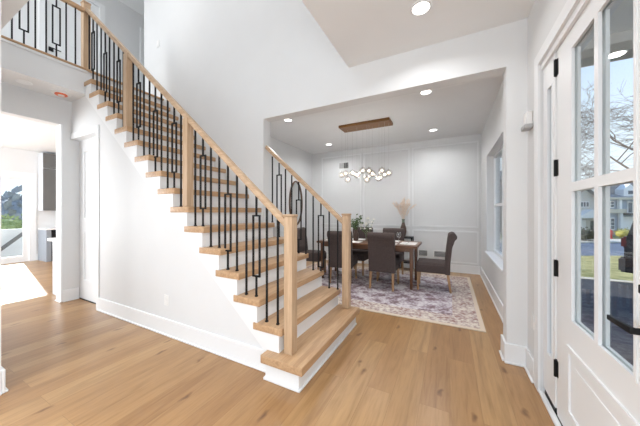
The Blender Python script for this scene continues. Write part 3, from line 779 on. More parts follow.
# table settings
def placemat(x, y, rz, label):
    o = MB().box(-.20, .20, -.14, .14, 0, .004, .001).build('placemat', WHITE); o.location = (x, y, TZ); o.rotation_euler.z = rz
    tag(o, label, 'placemat', 'white placemats on the table')
    return o
placemat(-.68, 4.90, R(90), 'white placemat at the right end of the table')
placemat(-1.05, 4.67, 0, 'white placemat on the near side in front of the middle chair')
placemat(-1.72, 4.67, 0, 'white placemat on the near side by the flowers')
placemat(-1.09, 5.15, 0, 'white placemat on the far side by the wine glass')
placemat(-1.80, 5.16, 0, 'white placemat on the far side behind the flowers')
placemat(-2.18, 4.86, R(90), 'white placemat at the left end of the table')
for (x, y, rz, nm, lab) in ((-.69, 4.74, R(90), 'fork', 'dark metal fork on the right end placemat'), (-.69, 5.04, R(90), 'knife', 'dark metal knife on the right end placemat')):
    mb = MB()
    if nm == 'fork':
        mb.box(-.09, .03, -.004, .004, 0, .004, .001); mb.box(.03, .05, -.012, .012, 0, .004)
        for q in (-.0105, -.0035, .0035, .0105): mb.box(.05, .09, q - .0015, q + .0015, 0, .004)
    else:
        mb.box(-.10, 0, -.006, .006, 0, .006, .001); mb.prism([(0, -.007), (.09, -.007), (.105, .0), (.09, .008), (0, .008)], 'z', 0, .003)
    o = mb.build(nm, CHROME); o.location = (x, y, TZ + .004); o.rotation_euler.z = rz; tag(o, lab, nm)
# wine glass
t = thing('wine_glass', 'clear stemmed wine glass at the right half of the table', 'glass', (-.84, 4.80, TZ))
WGM = glass_mat('wine_glass_crystal', (.97, .97, .97), 3.2)
MB().lathe([(.034, 0), (.034, .003), (.006, .008), (.0035, .02), (.0035, .09), (.012, .10)], (-.84, 4.80, TZ), 20).build('stem', WGM, t)
MB().lathe([(.012, .10), (.032, .12), (.042, .15), (.040, .18), (.034, .21), (.0325, .21), (.0385, .18), (.040, .15), (.030, .122), (.010, .104)], (-.84, 4.80, TZ), 20).build('bowl', WGM, t)
# greenery vase
vx, vy = -1.70, 4.90
t = thing('greenery_vase', 'dark vase of green leafy stems beside the newel post', 'vase', (vx, vy, TZ))
MB().lathe([(.035, 0), (.05, .02), (.058, .09), (.05, .15), (.03, .19), (.034, .22), (.026, .22), (.024, .19)], (vx, vy, TZ), 20).build('vase', BROWNVASE, t)
rnd = random.Random(3)
mb = MB(); ml = MB()
for q in range(13):
    a = rnd.uniform(0, 2 * PI); sp = rnd.uniform(.05, .20); h = rnd.uniform(.32, .58)
    p0 = Vector((vx, vy, TZ + .19)); p1 = p0 + Vector((math.cos(a) * sp * .5, math.sin(a) * sp * .5, (h - .19) * .6)); p2 = p0 + Vector((math.cos(a) * sp, math.sin(a) * sp, h - .19))
    mb.tube([p0, p1, p2], [.003, .0025, .0015], 5)
    for r_ in range(11):
        f = rnd.uniform(.3, 1); p = p0.lerp(p1, f * 2) if f < .5 else p1.lerp(p2, f * 2 - 1)
        ml.leaf(p, (rnd.uniform(-1, 1), rnd.uniform(-1, 1), rnd.uniform(-.3, .9)), rnd.uniform(.045, .08), rnd.uniform(.022, .036))
mb.build('stems', LEAF, t); ml.build('foliage', LEAF, t, smooth=0, recalc=False)['kind'] = 'stuff'
# white flowers in glass
fx, fy = -1.47, 4.93
t = thing('flower_vase', 'clear vase of white flowers at the table centre', 'vase', (fx, fy, TZ))
MB().lathe([(.04, 0), (.045, .01), (.04, .10), (.046, .19), (.042, .19), (.036, .10), (.04, .014)], (fx, fy, TZ), 20).build('vase', CLEAR, t)
mb = MB(); mp_ = MB(); ml = MB()
for q in range(16):
    a = rnd.uniform(0, 2 * PI); sp = rnd.uniform(.03, .20); h = rnd.uniform(.24, .46)
    p0 = Vector((fx, fy, TZ + .03)); p2 = Vector((fx + math.cos(a) * sp, fy + math.sin(a) * sp, TZ + h))
    mb.tube([p0, p0.lerp(p2, .5) + Vector((0, 0, .03)), p2], [.003, .0025, .002], 5)
    for r_ in range(9):
        ml_d = Vector((rnd.uniform(-1, 1), rnd.uniform(-1, 1), rnd.uniform(-.2, 1)))
        mp_.leaf(p2, ml_d, rnd.uniform(.028, .045), .026)
    if q % 3 == 0:
        for r_ in range(5): ml.leaf(p0.lerp(p2, rnd.uniform(.6, .95)), (rnd.uniform(-1, 1), rnd.uniform(-1, 1), rnd.uniform(-.2, .6)), .05, .02)
mb.build('stems', LEAF, t); mp_.build('petals', PETAL, t, smooth=0, recalc=False)['kind'] = 'stuff'; ml.build('foliage', LEAF, t, smooth=0, recalc=False)['kind'] = 'stuff'
o = MB().lathe([(.05, 0), (.09, .008), (.10, .018), (.094, .018), (.05, .010)], (0, 0, 0), 24).build('shallow_dish', BROWNVASE); o.location = (-1.90, 4.87, TZ)
tag(o, 'small dark dish on the table left of the greenery', 'dish')
# stand with the tall vase
sx0, sx1, sy0, sy1 = -1.06, -.76, 6.03, 6.33
t = thing('plant_stand', 'black open stand against the dining back wall carrying the tall vase', 'stand', ((sx0 + sx1) / 2, (sy0 + sy1) / 2, 0))
MB().box(sx0, sx1, sy0, sy1, .74, .77, .003).build('top', BLACK, t)
MB().box(sx0 + .01, sx1 - .01, sy0 + .01, sy1 - .01, .17, .195, .003).build('shelf', BLACK, t)
for x in (sx0 + .015, sx1 - .015):
    for y in (sy0 + .015, sy1 - .015): MB().box(x - .013, x + .013, y - .013, y + .013, 0, .742).build('leg', BLACK, t)
px_, py_ = -.975, 6.17
t = thing('pampas_vase', 'tall brown vase of beige pampas grass on the black stand', 'vase', (px_, py_, .77))
MB().lathe([(.034, 0), (.055, .03), (.074, .12), (.07, .20), (.042, .28), (.031, .33), (.03, .39), (.038, .41), (.03, .41), (.024, .39), (.025, .33)], (px_, py_, .77), 24).build('vase', BROWNVASE, t)
MB().lathe([(.033, .33), (.031, .39), (.039, .412), (.03, .412)], (px_, py_, .7705), 24).build('neck_band', noise_mat('sage_glaze', (.13, .16, .12), (.2, .23, .17), 10, .4), t)
mb = MB()
for q in range(17):
    a = q * 2.4 + rnd.uniform(-.3, .3); sp = rnd.uniform(.03, .28); h = .86 - .35 * sp + rnd.uniform(-.06, .04)
    p0 = Vector((px_, py_, 1.14)); p2 = Vector((px_ + math.cos(a) * sp, py_ + math.sin(a) * sp * .6, .77 + h)); pm = p0.lerp(p2, .5) + Vector((0, 0, .07))
    mb.tube([p0, pm, p2], [.003, .003, .001], 4)
    for r_ in range(60):
        f = rnd.uniform(.22, 1); p = p0.lerp(pm, f * 2) if f < .5 else pm.lerp(p2, f * 2 - 1)
        dd = (p2 - p0).normalized() * 1.6 + Vector((rnd.uniform(-1, 1), rnd.uniform(-1, 1), rnd.uniform(-.6, .8)))
        mb.leaf(p, dd, rnd.uniform(.04, .085), .0085)
mb.build('plumes', PAMPAS, t, smooth=0, recalc=False)['kind'] = 'stuff'

# oval mirror on the dining left wall
MW, MHt = .29, .56
t = thing('wall_mirror', 'tall oval mirror with a thin brown frame on the dining left wall', 'mirror', (-3.54, 5.53, 1.02))
pts = [(-3.545, 5.53 + MW * math.cos(2 * PI * q / 48), 1.575 + MHt * math.sin(2 * PI * q / 48)) for q in range(48)]
MB().ring(pts, .024, 8).build('frame', oak('brown_frame_wood', 2, (.06, .03, .016), (.13, .07, .038)), t)
mm, tt, bb = new_mat('mirror_glass'); bb.inputs['Metallic'].default_value = 1; bb.inputs['Roughness'].default_value = .03; bb.inputs['Base Color'].default_value = (.86, .87, .87, 1)
MB().prism([(p[1], p[2]) for p in pts], 'x', -3.559, -3.548).build('mirror_glass', mm, t)

# chandelier
cz = ZC
t = thing('chandelier', 'linear chandelier of clear glass globes hanging from a wooden ceiling bar', 'chandelier', (-1.44, 4.70, ZC))
MB().box(-1.93, -.955, 4.535, 4.865, ZC - .05, ZC, .004).build('canopy', CANOPY, t)
BULB = emit_mat('warm_bulb', (1, .84, .62), 7)
def unproj(u, v, Y):
    xc = (u - 320) / F_PX; dx = -math.sin(YAW) + xc * math.cos(YAW); dy = math.cos(YAW) + xc * math.sin(YAW); s_ = Y / dy
    return Vector((dx * s_, Y, CAM_H + (V0 - v) / F_PX * s_))
gl = [(341.9, 175, 4.6), (347.6, 179.5, 4.72), (352.5, 173, 4.8), (356.9, 175, 4.62), (362.8, 170.6, 4.78), (366.9, 179.4, 4.60), (372.3, 173.8, 4.74), (379, 178, 4.64), (381.9, 170.6, 4.8), (388.8, 173, 4.68), (384.5, 174.5, 4.58), (345.5, 173.5, 4.8), (369, 170.8, 4.64)]
for (u, v, Y) in gl:
    p = unproj(u, v, Y)
    MB().tube([(p.x, p.y, ZC - .052), (p.x, p.y, p.z + .075)], .0013, 5).build('hanging_cord', CHROME, t)
    g = MB().sphere(p, .066, sub=3).build('globe', CLEAR, t)
    MB().lathe([(.012, .035), (.012, .075), (.006, .08)], p, 10).build('socket', CHROME, g)
    MB().sphere(p, .017, sub=2).build('bulb', BULB, g)
    lamp('bulb_light', 'POINT', p, (0, 0, -1), 9, color=(1, .98, .95)).data.shadow_soft_size = .018

# ------------------------------------------------------------------ kitchen
CY = 2.664
t = thing('upper_cabinet', 'tall grey upper cabinet on the far kitchen wall', 'cabinet', (-10.07, 3.3, 1.38))
MB().box(KX + .004, -9.912, CY, 4.0, 1.38, 2.98, .003).build('body', PANELGREY, t)
for ya, yb in ((CY + .004, 3.10), (3.11, 3.55), (3.56, 3.99)):
    MB().box(-9.910, -9.887, ya, yb, 2.56, 2.97, .003).build('upper_door', GREYCAB, t)
    MB().box(-9.910, -9.887, ya, yb, 1.39, 2.545, .003).build('lower_door', GREYCAB, t)
t = thing('base_cabinet', 'blue grey kitchen base cabinet below the grey upper cabinet', 'cabinet', (-9.95, 3.3, 0))
MB().box(KX + .004, -9.66, CY, CY + .10, 0, .86, .003).build('end_panel', GREYLOW, t)
MB().box(KX + .004, -9.70, CY + .72, 4.2, .10, .86, .003).build('body', GREYLOW, t)
MB().box(KX + .004, -9.64, CY - .01, 4.2, .862, .89, .003).build('countertop', STONE, t)
for ya, yb in ((CY + .73, 3.78), (3.79, 4.19)): MB().box(-9.698, -9.676, ya, yb, .12, .85, .003).build('door', GREYLOW, t)
t = thing('wine_cooler', 'black under counter appliance beside the blue grey cabinet panel', 'appliance', (-9.95, CY + .4, 0))
MB().box(-10.2, -9.70, CY + .105, CY + .715, .0, .855, .003).build('body', noise_mat('charcoal_enamel', (.03, .032, .036), (.05, .052, .056), 10, .35), t)
MB().box(-9.698, -9.665, CY + .11, CY + .71, .10, .85, .004).build('door', BLACK, t)
MB().tube([(-9.63, CY + .2, .78), (-9.63, CY + .62, .78)], .01, 8).build('handle', CHROME, t)
t = thing('kitchen_island', 'white topped kitchen counter with light grey sides just past the opening', 'counter', (-5.55, 2.2, 0))
MB().box(-5.76, -5.32, 1.66, 2.9, 0.006, .88, .003).build('body', PANELGREY, t)
MB().box(-5.80, -5.305, 1.61, 2.95, .88, .925, .004).build('countertop', STONE, t)
MB().box(-5.74, -5.33, 1.68, 2.88, 0, .008).build('toe_kick', BLACK, t)

# ------------------------------------------------------------------ outside the kitchen
DECK = paint('white_deck_paint', (.75, .75, .74), .6)
o = MB().box(-13.5, -10.42, -1.5, 4.0, -.15, -.05).build('patio_slab', noise_mat('pale_concrete', (.45, .44, .42), (.6, .59, .57), 4, .9)); tag(o, 'pale patio slab outside the kitchen door', 'patio', kind='structure')
o = MB().box(-12.2, -12.0, -1.5, 4.0, -.05, .82, .01).build('parapet_wall', DECK); tag(o, 'low white parapet wall outside the patio door', 'parapet', kind='structure')
o = MB().bar((-11.75, 2.05, .0), (-11.75, 3.05, 1.0), .05, .09).build('stair_stringer', GREYCAB)
tag(o, 'dark slanted rail outside the patio door', 'rail')
def bush(name, c, rad, n, label, cat, mat, leafsize=.1, seed=1):
    r_ = random.Random(seed); mb = MB(); c = Vector(c)
    for q in range(n):
        v = Vector((r_.gauss(0, 1), r_.gauss(0, 1), r_.gauss(0, 1))).normalized() * (r_.uniform(.55, 1) * (1 + .15 * math.sin(q)))
        p = Vector((v.x * rad[0], v.y * rad[1], v.z * rad[2]))
        p.z = max(p.z, -rad[2])
        mb.leaf(p, v + Vector((r_.uniform(-1, 1), r_.uniform(-1, 1), r_.uniform(-.5, 1))), leafsize * r_.uniform(.7, 1.4), leafsize * .6)
    mb.sphere((0, 0, 0), .78, rad, 2)
    mb.tube([(0, 0, -rad[2] * 1.02), (0, 0, 0)], .05 * min(rad), 6)
    o = mb.build(name, mat, smooth=0, recalc=False); o.location = c; tag(o, label, cat); return o
HEDGE = noise_mat('hedge_leaf', (.03, .035, .02), (.10, .10, .05), 6, .8)
LEAF2 = noise_mat('light_green_leaf', (.18, .25, .08), (.40, .48, .22), 6, .8)  # lighter green for the patio shrub
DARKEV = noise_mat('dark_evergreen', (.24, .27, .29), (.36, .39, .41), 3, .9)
bush('shrub', (-12.9, 2.65, .70), (.45, .6, .55), 500, 'leafy green shrub behind the white parapet', 'shrub', LEAF2, .12, 2)
bush('evergreen_tree', (-17.5, 3.6, .75), (2.0, 3.2, 1.5), 900, 'dark bluish evergreen mass beyond the patio', 'tree', DARKEV, .4, 5)
o = MB().box(-40, -10.5, -14, 24, -.6, -.16).build('back_lawn', noise_mat('back_grass', (.16, .19, .07), (.26, .27, .11), 2, .95)); tag(o, 'back yard lawn beyond the patio', 'lawn', kind='structure')

# ------------------------------------------------------------------ outside the front door
def E(s_, D, z):          # point at lateral s_ (camera right), depth D
    return RV * s_ + FV * D + Vector((0, 0, z))
ASPH = noise_mat('dark_asphalt', (.044, .047, .056), (.068, .073, .084), 14, .8, 6)
ROAD = noise_mat('blue_grey_road', (.13, .16, .22), (.17, .20, .26), 6, .85, 4)
GRASS = noise_mat('winter_grass', (.20, .20, .07), (.50, .44, .20), 2.2, .95, 8)
CONC = noise_mat('pale_sidewalk', (.58, .54, .47), (.70, .66, .58), 3, .9)
SIDING = noise_mat('grey_blue_siding', (.36, .41, .49), (.42, .47, .55), 6, .8, stretch=(.2, .2, 8))
SIDINGB = noise_mat('beige_siding', (.60, .58, .54), (.66, .64, .60), 6, .8, stretch=(.2, .2, 8))
ROOF = noise_mat('grey_shingle', (.24, .23, .23), (.34, .33, .33), 6, .9)
CREAM = paint('cream_band', (.66, .61, .50), .7)
XTRIM = paint('exterior_white', (.88, .88, .88), .6)
WGLASS = noise_mat('dark_window_glass', (.06, .08, .10), (.12, .15, .18), 2, .15)
mb = MB(); mb.box(.86, 9.5, -5, 7.55, -.20, -.12); o = mb.build('driveway', ASPH); tag(o, 'dark asphalt drive in front of the door', 'driveway', kind='structure')
o = MB().box(.80, 2.9, -1.5, 4.0, -.12, -.03, .005).build('porch_slab', noise_mat('slate_porch', (.05, .053, .062), (.08, .085, .097), 5, .6)); tag(o, 'dark slate porch slab outside the front door', 'porch', kind='structure')
o = MB().box(.86, 9.5, 7.55, 7.72, -.5, -.10, .01).build('kerb', CONC); tag(o, 'pale kerb between the asphalt drive and the lawn', 'kerb', kind='structure')
def strip(name, mat, prof, s0, s1, label, cat):
    mb = MB(); n_ = 12; rows = []
    for D, z in prof: rows.append([mb.bm.verts.new(E(s0 + (s1 - s0) * q / n_, D, z)) for q in range(n_ + 1)])
    low = [[mb.bm.verts.new(v.co - Vector((0, 0, .25))) for v in row] for row in (rows[0], rows[-1])]
    for i in range(len(rows) - 1):
        for q in range(n_): mb.bm.faces.new((rows[i][q], rows[i][q + 1], rows[i + 1][q + 1], rows[i + 1][q]))
    for row, lo in ((rows[0], low[0]), (rows[-1], low[1])):
        for q in range(n_): mb.bm.faces.new((row[q], row[q + 1], lo[q + 1], lo[q]))
    o = mb.build(name, mat, smooth=0); tag(o, label, cat, kind='structure'); return o
strip('front_lawn', GRASS, [(3.5, -.45), (5, -.3), (8, -.40), (11, -.78), (15, -1.24)], 2.0, 60, 'sunlit winter lawn between the drive and the street', 'lawn')
strip('street', ROAD, [(14.9, -1.22), (18, -1.24), (20.7, -1.20)], 2, 80, 'blue grey street beyond the front lawn', 'street')
strip('sidewalk', CONC, [(20.7, -1.10), (23.2, -1.12)], 2, 90, 'pale sidewalk across the street', 'sidewalk')
strip('far_lawn', GRASS, [(23.2, -1.14), (31, -1.55), (60, -2.2), (140, -3)], -30, 190, 'yellow lawn in front of the houses across the street', 'lawn')

# porch ceiling and beam
o = MB().box(.80, 4.6, -1.5, 3.95, 3.20, 3.30).build('porch_ceiling', paint('porch_beige', (.82, .79, .72), .7)); tag(o, 'beige porch ceiling outside the front door', 'ceiling', kind='structure')
o = MB().box(.80, 4.6, 3.72, 3.95, 3.0, 3.20, .006).build('porch_beam', paint('porch_beam_beige', (.60, .57, .51), .7)); tag(o, 'beige beam at the edge of the porch ceiling', 'beam', kind='structure')

# houses: local frame a = along RV, depth along FV
def hbox(mb, s0, s1, d0, d1, z0, z1):
    v = [mb.bm.verts.new(E(s_, d_, z)) for s_ in (s0, s1) for d_ in (d0, d1) for z in (z0, z1)]
    for q in ((0, 1, 3, 2), (4, 6, 7, 5), (0, 4, 5, 1), (2, 3, 7, 6), (0, 2, 6, 4), (1, 5, 7, 3)): mb.bm.faces.new([v[i] for i in q])
    return mb
def hprism(mb, poly, d0, d1):      # poly (s, z) extruded in depth
    r0 = [mb.bm.verts.new(E(a, d0, z)) for a, z in poly]; r1 = [mb.bm.verts.new(E(a, d1, z)) for a, z in poly]
    mb.bm.faces.new(r0); mb.bm.faces.new(r1[::-1]); n = len(poly)
    for i in range(n): mb.bm.faces.new((r0[(i + 1) % n], r0[i], r1[i], r1[(i + 1) % n]))
    return mb
DH = 31.0; PXM = DH / F_PX
def S(u): return (u - 320) * PXM
def Zy(y): return CAM_H + (V0 - y) * PXM
def window(parent, u0, u1, ya, yb, bars=(1, 1)):
    f = hbox(MB(), S(u0) - .10, S(u1) + .10, DH - .10, DH + .02, Zy(yb) - .10, Zy(ya) + .10).build('window', XTRIM, parent, smooth=0)
    hbox(MB(), S(u0), S(u1), DH - .14, DH - .08, Zy(yb), Zy(ya)).build('pane', WGLASS, f, smooth=0)
    mb = MB()
    for q in range(1, bars[0] + 1):
        x = S(u0) + (S(u1) - S(u0)) * q / (bars[0] + 1); hbox(mb, x - .03, x + .03, DH - .17, DH - .12, Zy(yb), Zy(ya))
    for q in range(1, bars[1] + 1):
        z = Zy(yb) + (Zy(ya) - Zy(yb)) * q / (bars[1] + 1); hbox(mb, S(u0), S(u1), DH - .17, DH - .12, z - .03, z + .03)
    mb.build('glazing_bars', XTRIM, f, smooth=0)
GZ = Zy(237.5)
# left house: beige with garage and small gable
hl = thing('house', 'beige house with a white garage and steep white eave across the street', 'house', E(S(575), DH + 4, GZ), 'houses across the street')
hbox(MB(), S(530), S(598.5), DH, DH + 9, GZ - .3, Zy(196)).build('wall', SIDINGB, hl, smooth=0)
hprism(MB(), [(S(528), Zy(177)), (S(548), Zy(163)), (S(600.5), Zy(200.5)), (S(600.5), Zy(198.2)), (S(548), Zy(160)), (S(526), Zy(175))][::-1], DH - .6, DH + 9.4).build('roof', ROOF, hl, smooth=0)
hprism(MB(), [(S(530), Zy(196.2)), (S(598.5), Zy(196.2)), (S(550), Zy(164)), (S(530), Zy(174))], DH, DH + 9).build('gable', SIDINGB, hl, smooth=0)
hprism(MB(), [(S(548), Zy(163)), (S(600.7), Zy(201)), (S(600.7), Zy(198.5)), (S(548), Zy(160.5))], DH - .7, DH - .6).build('eave_board', XTRIM, hl, smooth=0)
window(hl, 576.5, 587.5, 202.3, 206.6, (3, 0))
window(hl, 545, 556, 202.3, 206.6, (3, 0))
hprism(MB(), [(S(571), Zy(217)), (S(597), Zy(217)), (S(584), Zy(209.5))], DH - 1.0, DH + .1).build('pediment', XTRIM, hl, smooth=0)
hbox(MB(), S(571), S(597), DH - 1.0, DH, Zy(218), Zy(217)).build('porch_beam', XTRIM, hl, smooth=0)
for u in (573, 588.5, 595.5): hbox(MB(), S(u) - .11, S(u) + .11, DH - .95, DH - .7, GZ, Zy(218)).build('porch_column', XTRIM, hl, smooth=0)
hbox(MB(), S(575.5), S(585.5), DH - .06, DH + .02, GZ, Zy(220)).build('garage_door', XTRIM, hl, smooth=0)
hbox(MB(), S(590.5), S(593.5), DH - .06, DH + .02, GZ, Zy(220.5)).build('front_door', GREYCAB, hl, smooth=0)
# right house: grey blue, two storeys, dormers
hr = thing('house', 'grey blue two storey house with white gabled dormers across the street', 'house', E(S(625), DH + 4, GZ), 'houses across the street')
hbox(MB(), S(600.9), S(700), DH + .0, DH + 9, GZ - .3, Zy(198)).build('wall', SIDING, hr, smooth=0)
mb = MB(); hprism(mb, [(S(601), Zy(198)), (S(702), Zy(198)), (S(694), Zy(181)), (S(606), Zy(181))], DH + 1.2, DH + 8); mb.build('roof', ROOF, hr, smooth=0)
mb = MB()
r0 = [mb.bm.verts.new(E(*q)) for q in ((S(601), DH - .5, Zy(198.2)), (S(702), DH - .5, Zy(198.2)), (S(702), DH + 4.5, Zy(184)), (S(601), DH + 4.5, Zy(184)))]
r1 = [mb.bm.verts.new(v.co - Vector((0, 0, .15))) for v in r0]
mb.bm.faces.new(r0); mb.bm.faces.new(r1[::-1])
for i in range(4): mb.bm.faces.new((r0[i], r0[(i + 1) % 4], r1[(i + 1) % 4], r1[i]))
mb.build('roof', ROOF, hr, smooth=0)
hbox(MB(), S(601), S(702), DH - .55, DH, Zy(199.6), Zy(197.6)).build('eave_board', CREAM, hr, smooth=0)
hbox(MB(), S(601), S(622), DH - .5, DH, Zy(213), Zy(209)).build('belt_band', CREAM, hr, smooth=0)
hbox(MB(), S(622), S(690), DH - .9, DH, Zy(215), Zy(213)).build('balcony_slab', GREYCAB, hr, smooth=0)
for (u0, u1) in ((601.2, 610.5), (626, 638.5)):
    m_ = (u0 + u1) / 2
    dm = hprism(MB(), [(S(u0), Zy(197.5)), (S(u1), Zy(197.5)), (S(u1), Zy(189)), (S(m_), Zy(183.5)), (S(u0), Zy(189))], DH + .2, DH + 3).build('dormer', XTRIM, hr, smooth=0)
    hbox(MB(), S(m_ - 2), S(m_ + 2), DH + .12, DH + .22, Zy(194), Zy(190.5)).build('pane', WGLASS, dm, smooth=0)
hbox(MB(), S(614.5), S(620), DH + 1.5, DH + 2.5, Zy(198), Zy(187.5)).build('chimney', GREYCAB, hr, smooth=0)
window(hr, 606, 612.5, 201.8, 207, (1, 1)); window(hr, 605.5, 613, 218.5, 229, (1, 2)); window(hr, 627.5, 634.5, 202.5, 212.5, (1, 0))
for u, ya, yb in ((617.5, 199.5, 209), (618.5, 213, 237.5), (602, 199.5, 237.5)): hbox(MB(), S(u) - .16, S(u) + .16, DH - .35, DH - .05, Zy(yb), Zy(ya)).build('corner_board', XTRIM, hr, smooth=0)
hbox(MB(), S(621.5), S(637), DH - .06, DH + .02, GZ, Zy(216.5)).build('garage_door', XTRIM, hr, smooth=0)

hg = thing('house', 'tall grey blue house seen through the dining window', 'house', E(S(487), DH + 8, GZ), 'houses across the street')
hbox(MB(), S(440), S(522), DH + 4, DH + 12, GZ - .3, Zy(150)).build('wall', SIDING, hg, smooth=0)
hprism(MB(), [(S(436), Zy(150)), (S(526), Zy(150)), (S(481), Zy(118))], DH + 3.6, DH + 12.4).build('roof', ROOF, hg, smooth=0)
for u_, y_ in ((470, 170), (500, 170), (470, 205), (500, 205)):
    f = hbox(MB(), S(u_) - .7, S(u_) + .7, DH + 3.92, DH + 4.02, Zy(y_) - 1.0, Zy(y_) + 1.0).build('window', XTRIM, hg, smooth=0)
    hbox(MB(), S(u_) - .55, S(u_) + .55, DH + 3.88, DH + 3.93, Zy(y_) - .85, Zy(y_) + .85).build('pane', WGLASS, f, smooth=0)

# hydrant, fence, bushes
hz = E(27.5, 23.9, -1.17)
t = thing('fire_hydrant', 'red fire hydrant on the lawn across the street', 'hydrant', hz)
MB().lathe([(.20, 0), (.20, .06), (.13, .08), (.13, .62), (.17, .64), (.17, .68), (.12, .78), (.04, .84), (.04, .9)], hz, 16).build('barrel', noise_mat('hydrant_red', (.55, .04, .03), (.7, .07, .05), 5, .5), t)
mb = MB(); mb.tube([hz + RV * -.22 + Vector((0, 0, .5)), hz + RV * .26 + Vector((0, 0, .5))], .07, 10); mb.build('nozzle', noise_mat('hydrant_dark_red', (.4, .03, .02), (.5, .05, .04), 5, .5), t)
fp = E(27.4, 24.6, -1.2)
t = thing('rail_fence', 'low white rail fence beside the red hydrant', 'fence', fp)
for q in range(3): hbox(MB(), 25.2 + q * 1.2 - .05, 25.2 + q * 1.2 + .05, 24.55, 24.65, -1.25, -.45).build('post', XTRIM, t, smooth=0)
for z in (-.95, -.62): hbox(MB(), 25.1, 27.75, 24.57, 24.63, z, z + .10).build('rail', XTRIM, t, smooth=0)
def Ew(u, D, z): return E((u - 320) / F_PX * D, D, z)
bush('hedge', Ew(583, 21.9, -.62), (1.0, .8, .55), 600, 'rounded brown green hedge across the street', 'hedge', HEDGE, .16, 8)
bush('shrub', Ew(624, 24.2, -.72), (.75, .7, .5), 400, 'yellowish shrub right of the red hydrant', 'shrub', noise_mat('yellow_leaf', (.30, .28, .06), (.5, .45, .12), 5, .8), .14, 9)

# black sport utility vehicle parked to the right
cp = Ew(622.5, 4.8, -.12)
CARP = noise_mat('black_car_paint', (.012, .013, .016), (.02, .021, .025), 3, .18, spec=.6)
CGL = noise_mat('tinted_car_glass', (.02, .025, .03), (.035, .04, .05), 2, .08, spec=.8)
car = thing('parked_suv', 'black utility vehicle parked on the drive seen through the front door', 'car', cp)
CPH = R(60)
CA = RV * math.cos(CPH) - FV * math.sin(CPH); CW = RV * math.sin(CPH) + FV * math.cos(CPH)
def carp(a, d_, z): return cp + Vector((0, 0, z)) + CA * a + CW * d_
def cprism(poly, d0, d1):
    mb = MB(); r0 = [mb.bm.verts.new(carp(a, d0, z)) for a, z in poly]; r1 = [mb.bm.verts.new(carp(a, d1, z)) for a, z in poly]
    fs = [mb.bm.faces.new(r0), mb.bm.faces.new(r1[::-1])]; n = len(poly)
    for i in range(n): fs.append(mb.bm.faces.new((r0[(i + 1) % n], r0[i], r1[i], r1[(i + 1) % n])))
    bmesh.ops.bevel(mb.bm, geom=list({e_ for f in fs for e_ in f.edges}), offset=.03, segments=2, affect='EDGES')
    return mb
cprism([(.0, .32), (.02, .90), (.05, 1.0), (.20, 1.60), (.45, 1.70), (2.6, 1.68), (3.3, 1.12), (4.5, .98), (4.62, .62), (4.6, .30)], .0, 1.8).build('body', CARP, car)
mb = cprism([(.09, 1.06), (.21, 1.56), (.17, 1.56), (.05, 1.06)], .16, 1.64); mb.build('rear_window', CGL, car)
mb = cprism([(.55, 1.08), (.72, 1.56), (2.55, 1.55), (3.05, 1.10)], -.02, .10); mb.build('side_window', CGL, car)
mb = cprism([(-.06, .32), (-.06, .60), (.06, .62), (.06, .32)], .02, 1.78); mb.build('bumper', noise_mat('bumper_grey', (.05, .05, .055), (.08, .08, .085), 5, .5), car)
mb = cprism([(-.03, .78), (-.03, 1.0), (.10, 1.0), (.10, .78)], .03, .30); mb.build('tail_light', noise_mat('tail_light_red', (.07, .02, .02), (.12, .03, .03), 5, .2), car)
mb = cprism([(-.075, .40), (-.075, .52), (-.055, .52), (-.055, .40)], .62, 1.14); mb.build('number_plate', XTRIM, car)
for a in (.85, 3.65):
    for d_ in (.02, 1.56):
        mb = MB(); c0 = carp(a, d_, .33); mb.tube([c0, c0 + CW * .22], .33, 24); w_ = mb.build('wheel', noise_mat('tyre', (.015, .015, .015), (.03, .03, .03), 20, .8), car)
        mb = MB(); c0 = carp(a, d_ - .015, .33); mb.tube([c0, c0 + CW * .03], .20, 20); mb.build('hub', CHROME, w_)

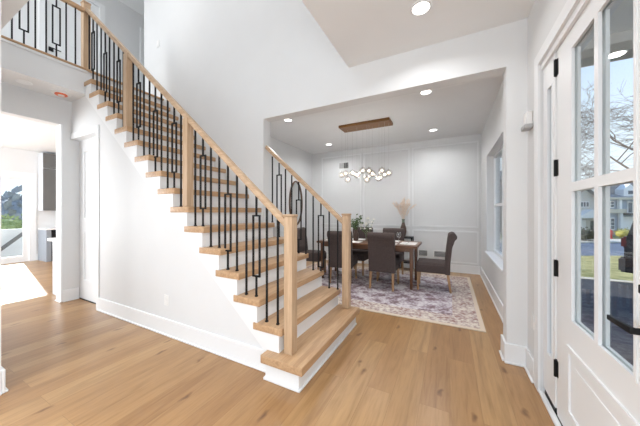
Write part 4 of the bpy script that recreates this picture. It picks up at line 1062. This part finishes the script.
# bare winter trees
def bare_tree(name, base, height, lean, label, seed, maxd=6, r0=.16, spread=1.0):
    r_ = random.Random(seed); base = Vector(base); mt = MB(); mbk = MB()
    def grow(p, d, L, rad, depth, mb):
        pts = [p]; rs = [rad]; dd = Vector(d); n_ = 4
        for q in range(n_):
            dd = (dd + Vector((r_.gauss(0, .12), r_.gauss(0, .12), r_.gauss(0, .08) + (.03 if depth < 2 else -.015)))).normalized()
            pts.append(pts[-1] + dd * L / n_); rs.append(rad * (1 - .45 * (q + 1) / n_))
        mb.tube(pts, rs, 6 if depth < 2 else 4, caps=False)
        if depth >= maxd: return
        k = r_.choice((2, 3)) if depth else 5
        for q in range(k + (1 if depth > 1 else 0)):
            f = r_.uniform(.35, 1.0); i = min(n_ - 1, int(f * n_)); p1 = pts[i].lerp(pts[i + 1], f * n_ - i)
            a = r_.uniform(0, 2 * PI); ax = Vector((math.cos(a), math.sin(a), 0))
            nd = (dd * .75 + ax * .8 * spread + Vector((0, 0, r_.uniform(-.15, .35)))).normalized()
            grow(p1, nd, L * r_.uniform(.58, .82), max(.007, rs[i] * r_.uniform(.42, .6)), depth + 1, mbk)
    t = thing(name, label, 'tree', base, 'bare winter trees outside')
    grow(base, Vector(lean).normalized(), height * .38, r0, 0, mt)
    mt.build('trunk', BARK, t, smooth=60); mbk.build('branches', BARK, t, smooth=0, recalc=False)['kind'] = 'stuff'
bare_tree('bare_tree', Ew(705, 12.5, -.9), 15, (-.15, .0, 1), 'bare tree on the front lawn, its trunk just right of the door glass', 11, 6, .17, 1.15)
bare_tree('bare_tree', Ew(790, 9.0, -.5), 13, (-.12, -.05, 1), 'bare tree nearest the drive, branches reaching over the sky', 21, 6, .13, 1.2)
bare_tree('bare_tree', Ew(600, 46, -2.0), 15.0, (0, 0, 1), 'bare tree rising behind the houses', 31, 6, .25, 1.0)
bare_tree('bare_tree', Ew(560, 19.4, -1.3), 13.0, (.1, .0, 1), 'bare street tree left of the door glass', 41, 6, .15, 1.1)
for o in bpy.data.objects:
    if 'world_built' in o.keys(): del o['world_built']
